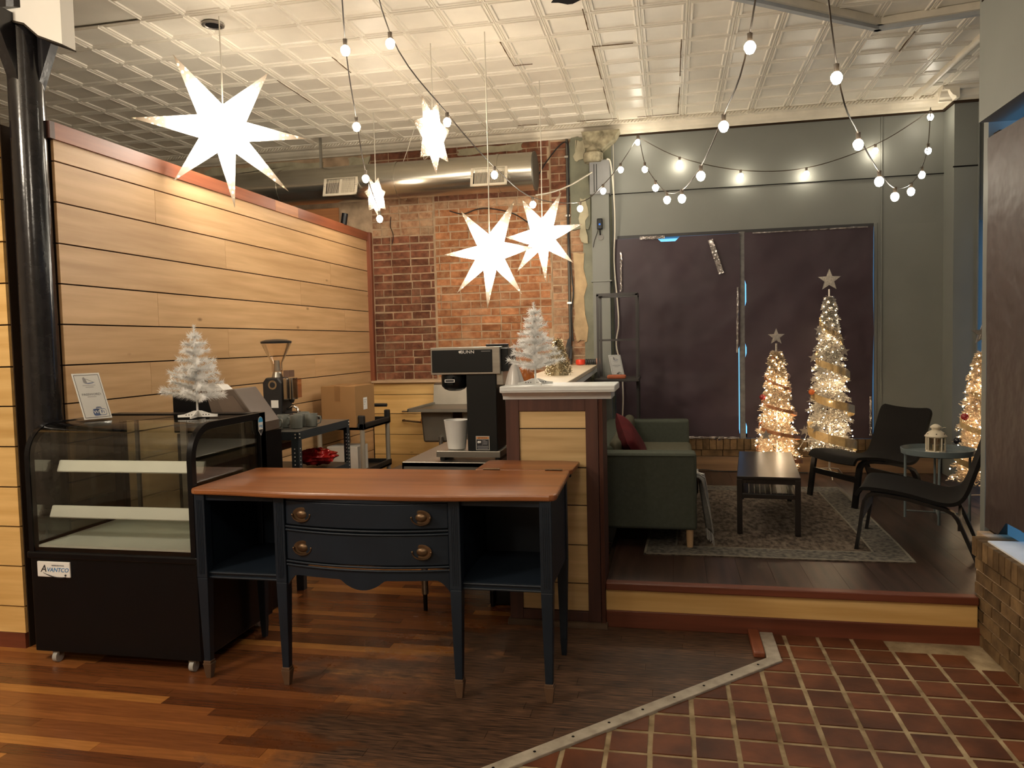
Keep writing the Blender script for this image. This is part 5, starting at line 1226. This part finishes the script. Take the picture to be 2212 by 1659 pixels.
# ================================================================== shelf by the pilaster
m_shf = M('black_brown_shelf_frame', (.022, .018, .016), .45)
sh_ = thing('open_shelf', 'tall narrow black metal shelf frame in front of the left window paper', 'shelf', (-.49, 7.28, PZ))
for xx in (-.18, .18):
    for yy in (-.08, .22): MB().box(xx-.011, xx+.011, yy-.011, yy+.011, 0, 1.78).build('post', m_shf, sh_)
for yy in (-.08, .22): MB().box(-.19, .19, yy-.011, yy+.011, 1.765, 1.79).build('top_rail', m_shf, sh_); MB().box(-.19, .19, yy-.008, yy+.008, 1.345, 1.362).build('mid_rail', m_shf, sh_)
for xx in (-.18, .18): MB().box(xx-.011, xx+.011, -.08, .22, 1.765, 1.79).build('top_side_rail', m_shf, sh_)
MB().box(-.20, .20, -.33, .23, .975, 1.0).build('shelf_board', m_shf, sh_, bevel=.003)
MB().box(-.18, .18, -.08, .22, .48, .50).build('lower_board', m_shf, sh_)
bd = thing('terracotta_tray', 'small terracotta tray at the foot of the Wi-Fi sign on the black shelf', 'tray', (-.49, 7.02, PZ+1.0005))
MB().box(-.085, .085, -.04, .03, 0, .035).build('body', M('terracotta', (.36, .105, .05), .7, var=.15), bd, bevel=.012)
MB().box(-.07, .07, -.028, .018, .034, .037).build('inset', M('terracotta_dark', (.22, .07, .04), .8), bd)
# security camera on the pilaster
se = thing('security_camera', 'small black security camera on the grey pilaster', 'camera', (-.69, 7.86, 2.74))
MB().box(-.028, .028, -.07, -.03, -.02, .09).build('body', m_cblk, se, bevel=.008); MB().cyl((0, -.071, .03), (0, -.069, .03), .010, n=14).build('lens', M('blue_lens', (.02, .10, .4), .1, emit=.6), se)
MB().cyl((0, -.05, -.02), (0, -.02, -.07), .006, n=8).build('arm', m_cblk, se); MB().cyl((.004, -.012, -.09), (.004, 0, -.09), .032, n=18).build('mount', M('dark_mount', (.10, .09, .075), .4), se)
MB().tube([(-.02, -.03, -.02), (-.06, -.01, -.12), (-.075, -.005, -.19)], .003, 6).build('cable', m_cblk, se)
s2 = thing('rail_camera', 'small black cylinder camera clamped on the red rail', 'camera', (-3.25, 7.35, RAIL))
MB().cyl((0, 0, .0), (.02, 0, .11), .032, n=14).build('body', m_cblk, s2, smooth=50); MB().box(-.02, .02, -.02, .02, 0, .012).build('clamp', m_cblk, s2)
# cables
m_wcord = M('white_cord', (.60, .55, .46), .5)
def cord(label, pts, rad, mat, cat='cord'):
    P_ = [Vector(p) for p in pts]; out = []
    for i in range(len(P_)-1):
        p0, p1, p2, p3 = P_[max(0, i-1)], P_[i], P_[i+1], P_[min(len(P_)-1, i+2)]
        for k in range(6):
            f = k/6; out.append(.5*((2*p1)+(-p0+p2)*f+(2*p0-5*p1+4*p2-p3)*f*f+(-p0+3*p1-3*p2+p3)*f**3))
    out.append(P_[-1]); return tag(MB().tube(out, rad, 6).build('cord', mat, smooth=60), label, cat)
cord('white cord hanging down the left edge of the window to the floor', [(-.61, 7.82, 3.42), (-.575, 7.84, 3.38), (-.55, 7.86, 3.1), (-.545, 7.9, 2.75), (-.56, 7.92, 2.4), (-.53, 7.92, 1.95), (-.525, 7.9, 1.75), (-.55, 7.9, 1.55), (-.50, 7.9, 1.3), (-.49, 7.9, 1.0), (-.505, 7.9, .7), (-.5, 7.9, .52)], .008, m_wcord)
cord('white cord swagging from the duct to the grey pilaster', [(-1.33, 7.75, 3.09), (-1.15, 7.78, 3.12), (-.98, 7.8, 3.18), (-.85, 7.82, 3.25), (-.76, 7.83, 3.30)], .008, m_wcord)
cord('thin white cord up the window casing beside the pilaster', [(-.555, 7.975, 3.66), (-.555, 7.975, 3.0), (-.556, 7.975, 2.7)], .004, m_wcord)
cord('black cable loop at the top of the brick wall', [(-1.36, 7.94, 3.28), (-1.25, 7.94, 3.45), (-1.1, 7.94, 3.62), (-1.02, 7.94, 3.63), (-1.01, 7.93, 3.4), (-1.02, 7.93, 3.0), (-1.03, 7.93, 2.75), (-1.0, 7.93, 2.3), (-.985, 7.93, 2.1), (-1.01, 7.93, 1.9), (-1.0, 7.93, 1.6)], .007, m_ublk)
cord('black cable sagging under the duct on the brick', [(-2.30, 7.95, 3.02), (-2.15, 7.95, 2.98), (-2.0, 7.95, 3.02), (-1.85, 7.95, 3.02), (-1.6, 7.95, 2.95), (-1.4, 7.95, 2.82), (-1.28, 7.95, 2.80), (-1.12, 7.95, 2.74)], .006, m_ublk)
cord('dark crack-like wire on the bricks above the rail', [(-2.97, 7.97, 3.0), (-2.98, 7.97, 2.9), (-2.95, 7.97, 2.8), (-2.97, 7.97, 2.7)], .004, m_ublk)
cd = thing('conduit', 'dark vertical conduit on the brick wall left of the green plaster', 'conduit', (-1.03, 7.96, 0))
MB().cyl((0, 0, 1.36), (0, 0, 3.68), .014, n=10).build('pipe', M('grey_conduit', (.10, .09, .075), .5, .4), cd, smooth=50)
for z in (2.0, 2.9, 3.5): MB().box(-.024, .024, -.018, .03, z-.01, z+.01).build('clamp', m_steel, cd)
wr_ = MB(); 
for k in range(5): wr_.tube([(-.02+.008*k, -.03, 1.62+.01*k), (-.05+.012*k, -.045, 1.50-.02*k), (-.01+.006*k, -.05, 1.42), (.02, -.04, 1.55)], .0055, 5)
wr_.build('cable_bundle', m_ublk, cd, smooth=60)
cord('thin pale support wire left of the edge-on star', [(-2.42, 7.3, 3.80), (-2.55, 7.42, 3.60), (-2.66, 7.55, 3.48)], .003, m_wcord)
cord('thin pale support wire falling straight from the ceiling to the duct', [(-2.41, 7.3, 3.80), (-2.42, 7.42, 3.62), (-2.43, 7.52, 3.475)], .003, m_wcord)
cord('thin pale support wire running right towards the edge-on star', [(-2.42, 7.52, 3.475), (-2.25, 7.42, 3.58), (-2.0, 7.2, 3.80)], .003, m_wcord)
cord('dark wire along the floor below the window board', [(.10, 7.93, PZ+.006), (.30, 7.92, PZ+.02), (.45, 7.93, PZ+.006), (.7, 7.92, PZ+.008), (1.1, 7.9, PZ+.01), (1.3, 7.88, PZ+.006)], .005, m_ublk)
cord('thin white lead between the two tinsel trees', [(1.42, 7.60, 1.02), (1.32, 7.66, .92), (1.27, 7.68, .80), (1.25, 7.66, .65), (1.16, 7.5, .55)], .003, m_wcord)
# ================================================================== duct with vents
m_duct = M('galvanised_duct', (.50, .47, .40), .24, .95, var=.1, ns=3, st=(.3, 4, 4), bump=.08, bs=5, bdist=.02)
du = thing('ventilation_duct', 'round galvanised air duct along the top of the brick wall', 'duct', (-3.3, 7.62, 3.305))
for a, b in ((-2.5, -.75), (-.74, .55), (.56, 1.62), (1.63, 1.99)): MB().cyl((a, 0, 0), (b, 0, 0), .185, n=36).build('section', m_duct, du, smooth=50)
for a in (-.745, .555, 1.625): MB().cyl((a-.014, 0, 0), (a+.014, 0, 0), .190, n=36).build('seam_band', m_duct, du, smooth=50)
MB().cyl((1.985, 0, 0), (2.0, 0, 0), .190, n=36).build('end_cap', M('dark_duct_end', (.12, .11, .09), .5, .6), du, smooth=50)
for xx in (1.05, -.3): MB().box(xx-.012, xx+.012, -.01, .01, .18, .50).build('hanger_strap', m_steel, du)
m_vent = M('ivory_vent_metal', (.62, .55, .43), .45, var=.03)
def vent(label, x, dark, rz):
    t = thing('air_vent', label, 'vent', (x, 7.425, 3.245), 0, 'ivory vents on the duct')
    t.rotation_euler = (math.radians(-16), 0, 0)
    f = MB(); w_, h_ = .185, .105
    for a in ((-w_, w_, -.012, 0, h_-.022, h_), (-w_, w_, -.012, 0, -h_, -h_+.022), (-w_, -w_+.026, -.012, 0, -h_, h_), (w_-.026, w_, -.012, 0, -h_, h_), (-.012, .012, -.010, 0, -h_, h_)): f.box(*a)
    f.build('frame', m_vent, t)
    MB().box(-w_+.02, w_-.02, .0, .004, -h_+.02, h_-.02).build('throat', m_dark, t)
    MB().box(-w_+.03, w_-.03, .004, .05, -h_+.02, h_-.02).build('collar', m_duct, t)
    for s_ in (-1, 1):
        for k in range(11):
            x0 = s_*.016+s_*k*.0128
            o = MB().box(-.0016, .0016, -.012, .0, -h_+.022, h_-.022).build('louvre', m_vent, t, fix=False)
            o.location = (x0+s_*.003, 0, 0); o.rotation_euler = (0, 0, math.radians(38 if (s_ < 0 or not dark) else -20))
        if s_ > 0 and dark:
            for k in range(7): MB().box(.014, w_-.028, -.004, -.002, -.07+k*.022, -.064+k*.022).build('cross_louvre', m_vent, t)
    for xx in (-w_+.012, w_-.012): MB().ico((xx, -.012, 0), .005).build('screw', m_steel, t)
vent('ivory air vent with one dark half, left on the duct above the red rail', -3.30, True, 0)
vent('ivory air vent in the middle of the duct behind the bulb string', -1.735, False, 0)
# ================================================================== paper stars
def star_mat(name, R_, e0, e1):
    m = bpy.data.materials.new(name); m.use_nodes = True; nt = m.node_tree; nt.nodes.clear(); L = nt.links
    tc = _n(nt, 'ShaderNodeTexCoord'); ln_ = _n(nt, 'ShaderNodeVectorMath', operation='LENGTH'); L.new(tc.outputs['Object'], ln_.inputs[0])
    mr = _n(nt, 'ShaderNodeMapRange'); mr.inputs['From Min'].default_value = R_*.30; mr.inputs['From Max'].default_value = R_*1.0; L.new(ln_.outputs['Value'], mr.inputs['Value'])
    vo = _n(nt, 'ShaderNodeTexVoronoi'); vo.inputs['Scale'].default_value = 17/R_; L.new(tc.outputs['Object'], vo.inputs['Vector'])
    rp = _n(nt, 'ShaderNodeValToRGB'); rp.color_ramp.elements[0].position = .22; rp.color_ramp.elements[1].position = .40; rp.color_ramp.elements[0].color = (1, 1, 1, 1); rp.color_ramp.elements[1].color = (.28, .28, .28, 1); L.new(vo.outputs['Distance'], rp.inputs[0])
    st = _n(nt, 'ShaderNodeValToRGB'); L.new(mr.outputs[0], st.inputs[0]); cr = st.color_ramp
    cr.elements[0].color = (1, 1, 1, 1); cr.elements[1].color = (.5*e1/e0,)*3+(1,)
    for ps_, vl in ((.18, .8), (.34, 4.5*e1/e0), (.55, 1.9*e1/e0), (.80, 1.1*e1/e0)):
        q = cr.elements.new(ps_); q.color = (vl, vl, vl, 1)
    mu = _n(nt, 'ShaderNodeMath', operation='MULTIPLY'); mu.inputs[1].default_value = e0; L.new(st.outputs[0], mu.inputs[0])
    pz = _n(nt, 'ShaderNodeMapRange'); pz.inputs['From Min'].default_value = .30; pz.inputs['From Max'].default_value = .45; L.new(mr.outputs[0], pz.inputs['Value'])
    mxp = _n(nt, 'ShaderNodeMix', data_type='FLOAT'); L.new(pz.outputs[0], mxp.inputs[0]); mxp.inputs[2].default_value = 1.0; L.new(rp.outputs[0], mxp.inputs[3])
    mu2 = _n(nt, 'ShaderNodeMath', operation='MULTIPLY'); L.new(mu.outputs[0], mu2.inputs[0]); L.new(mxp.outputs[0], mu2.inputs[1])
    co = _n(nt, 'ShaderNodeMix', data_type='RGBA'); L.new(mr.outputs[0], co.inputs[0]); co.inputs[6].default_value = (1, .90, .74, 1); co.inputs[7].default_value = (1, .66, .36, 1)
    e = _n(nt, 'ShaderNodeEmission'); L.new(co.outputs[2], e.inputs[0]); L.new(mu2.outputs[0], e.inputs[1])
    o = _n(nt, 'ShaderNodeOutputMaterial'); L.new(e.outputs[0], o.inputs[0]); return m
def paper_star(label, c, R_, rz, spin, hook_z=CZ-.005, tilt=0., ri=.34, dep=.15, e0=STAR_E, e1=1.5, pts=None):
    """seven pointed folded paper star, its plane turned by rz about the vertical; pts = tip, notch, tip, ... for a crooked one"""
    t = thing('paper_star', label, 'star lamp', c, 0, 'seven-pointed paper star lamps')
    mb = MB(); vs = [(0, -dep*R_, 0), (0, dep*R_, 0)]
    if pts: vs += [(a, 0, b) for a, b in pts]
    else:
        for i in range(14):
            a = spin+PI*i/7; r = R_ if i % 2 == 0 else R_*ri; vs.append((r*math.cos(a), 0, r*math.sin(a)))
    fs = []
    for i in range(14):
        a, b = 2+i, 2+(i+1) % 14; fs += [(0, b, a), (1, a, b)]
    o = mb.add(vs, fs).build('paper_shade', star_mat('lit_paper_star', R_, e0, e1), t); o.rotation_euler = (0, tilt, rz)
    MB().tube([(0, 0, R_*ri*.80), (.004, 0, (hook_z-c[2])*.5), (0, 0, hook_z-c[2])], .0045, 6).build('wire', m_wcord, t, smooth=60)
    MB().cyl((0, 0, hook_z-c[2]-.03), (0, 0, hook_z-c[2]), .004, n=6).build('hook', m_steel, t)
    return t
def crooked(tips, notches, c, s): return [((p[0]-c[0])/s, (c[1]-p[1])/s) for pair in zip(tips, notches) for p in pair]
# tip and notch layout of the three stars that face the room (measured, in a 318 / 297 / 251 to the metre drawing)
S1 = crooked([(390, 132), (578, 153), (655, 288), (612, 405), (499, 445), (380, 393), (305, 268)], [(483, 228), (529, 261), (532, 302), (505, 328), (469, 329), (434, 300), (433, 252)], (483, 277), 318)
S3 = crooked([(998, 456), (1114, 435), (1152, 537), (1126, 637), (1050, 666), (985, 631), (960, 548)], [(1057, 507), (1089, 524), (1089, 559), (1071, 582), (1044, 582), (1027, 560), (1032, 531)], (1058, 549), 297)
S4 = crooked([(1129, 430), (1214, 418), (1258, 487), (1237, 569), (1177, 610), (1115, 586), (1093, 511)], [(1171, 474), (1196, 489), (1199, 518), (1184, 541), (1162, 543), (1143, 527), (1146, 496)], (1171.5, 512.7), 251)
D = math.radians
paper_star('largest glowing paper star hanging before the plank wall at left', (-2.912, 4.7, 3.076), .53, D(31), D(-90), pts=S1, dep=.12, e0=14)
paper_star('glowing paper star seen nearly edge-on over the middle of the room', (-1.703, 5.5, 3.145), .285, D(79), D(-83), ri=.60, dep=.24, e0=28)
paper_star('glowing paper star over the coffee brewer, larger of the right pair', (-1.27, 5.4, 2.24), .37, D(13), D(-94), pts=S3, e0=23)
paper_star('smaller glowing paper star right of the star over the brewer', (-1.065, 6.5, 2.492), .37, D(9), D(-90), pts=S4, e0=22)
paper_star('small glowing paper star turned edge-on in front of the duct', (-2.735, 6.95, 3.02), .20, D(80), D(-80), ri=.60, dep=.40, e0=28)
# ================================================================== string lights
m_bulb = emis('glowing_bulb', (1.0, .90, .72), BULB_E)
m_sock = M('brown_bulb_socket', (.05, .035, .022), .5); m_wire = M('brown_light_wire', (.045, .03, .018), .5)
def string_light(label, pts, bulbs, ends=(None, None), r=.022, lift=.055):
    """pts: bulb centres in order; the wire runs a little above them"""
    t = thing('string_light', label, 'string light', (0, 0, 0), 0, 'bulb strings across the room')
    P_ = [Vector(p)+Vector((0, 0, lift)) for p in pts]
    if ends[0]: P_ = [Vector(ends[0])]+P_
    if ends[1]: P_ = P_+[Vector(ends[1])]
    out = []
    for i in range(len(P_)-1):
        p0, p1, p2, p3 = P_[max(0, i-1)], P_[i], P_[i+1], P_[min(len(P_)-1, i+2)]
        for k in range(6):
            f = k/6; out.append(.5*((2*p1)+(-p0+p2)*f+(2*p0-5*p1+4*p2-p3)*f*f+(-p0+3*p1-3*p2+p3)*f**3))
    out.append(P_[-1]); MB().tube(out, .0042, 6).build('wire', m_wire, t, smooth=60)
    for p in bulbs:
        p = Vector(p)
        MB().cyl(p+Vector((0, 0, .022)), p+Vector((0, 0, lift+.004)), .011, .013, 10).build('socket', m_sock, t, smooth=50)
        MB().lathe([(.001, -.034), (.016, -.028), (.0255, -.010), (.0265, .004), (.019, .017), (.010, .024)], 10, tuple(p)).build('bulb', m_bulb, t, smooth=60)
    return t
A = [(-1.766, 4.1, 3.258), (-2.008, 4.8, 3.043), (-2.2, 5.4, 2.841), (-2.334, 6.0, 2.645)]
Dd = [(-1.537, 4.2, 3.31), (-1.417, 4.9, 3.053), (-1.267, 5.6, 2.848), (-1.106, 6.3, 2.74), (-.783, 6.9, 2.787), (-.604, 7.25, 2.997), (-.459, 7.6, 3.258)]
B = [(-.216, 7.2, 3.16), (-.112, 6.6, 2.871), (-.017, 6.0, 2.66), (.084, 5.4, 2.557), (.189, 4.85, 2.589), (.285, 4.25, 2.717), (.366, 3.7, 2.917)]
Cc = [(2.346, 7.75, 3.576), (2.193, 7.3, 3.175), (1.967, 6.7, 2.861), (1.72, 6.1, 2.633), (1.453, 5.5, 2.504), (1.221, 4.95, 2.509), (.982, 4.4, 2.608), (.765, 3.85, 2.794)]
Ee = [(.104, 7.9, 3.348), (.687, 7.9, 3.182), (1.297, 7.9, 3.163), (1.915, 7.9, 3.338)]
string_light('bulb string hanging at left past the small star', A, A, ((-1.40, 3.2, 3.8), None))
string_light('bulb string from the upper middle to the corner of the grey wall', Dd, Dd, ((-1.38, 3.3, 3.8), (-.31, 7.88, 3.62)))
string_light('bulb string over the sofa rising towards the viewer', B, [(-.301, 7.82, 3.565)]+B, ((-.29, 7.88, 3.64), (.44, 2.9, 3.8)))
string_light('bulb string over the black chairs from the right corner', Cc, Cc, ((2.36, 7.80, 3.66), (.45, 2.9, 3.8)))
string_light('bulb string swagged along the grey back wall above the window', Ee, Ee, ((-.28, 7.9, 3.62), (2.34, 7.83, 3.63)))
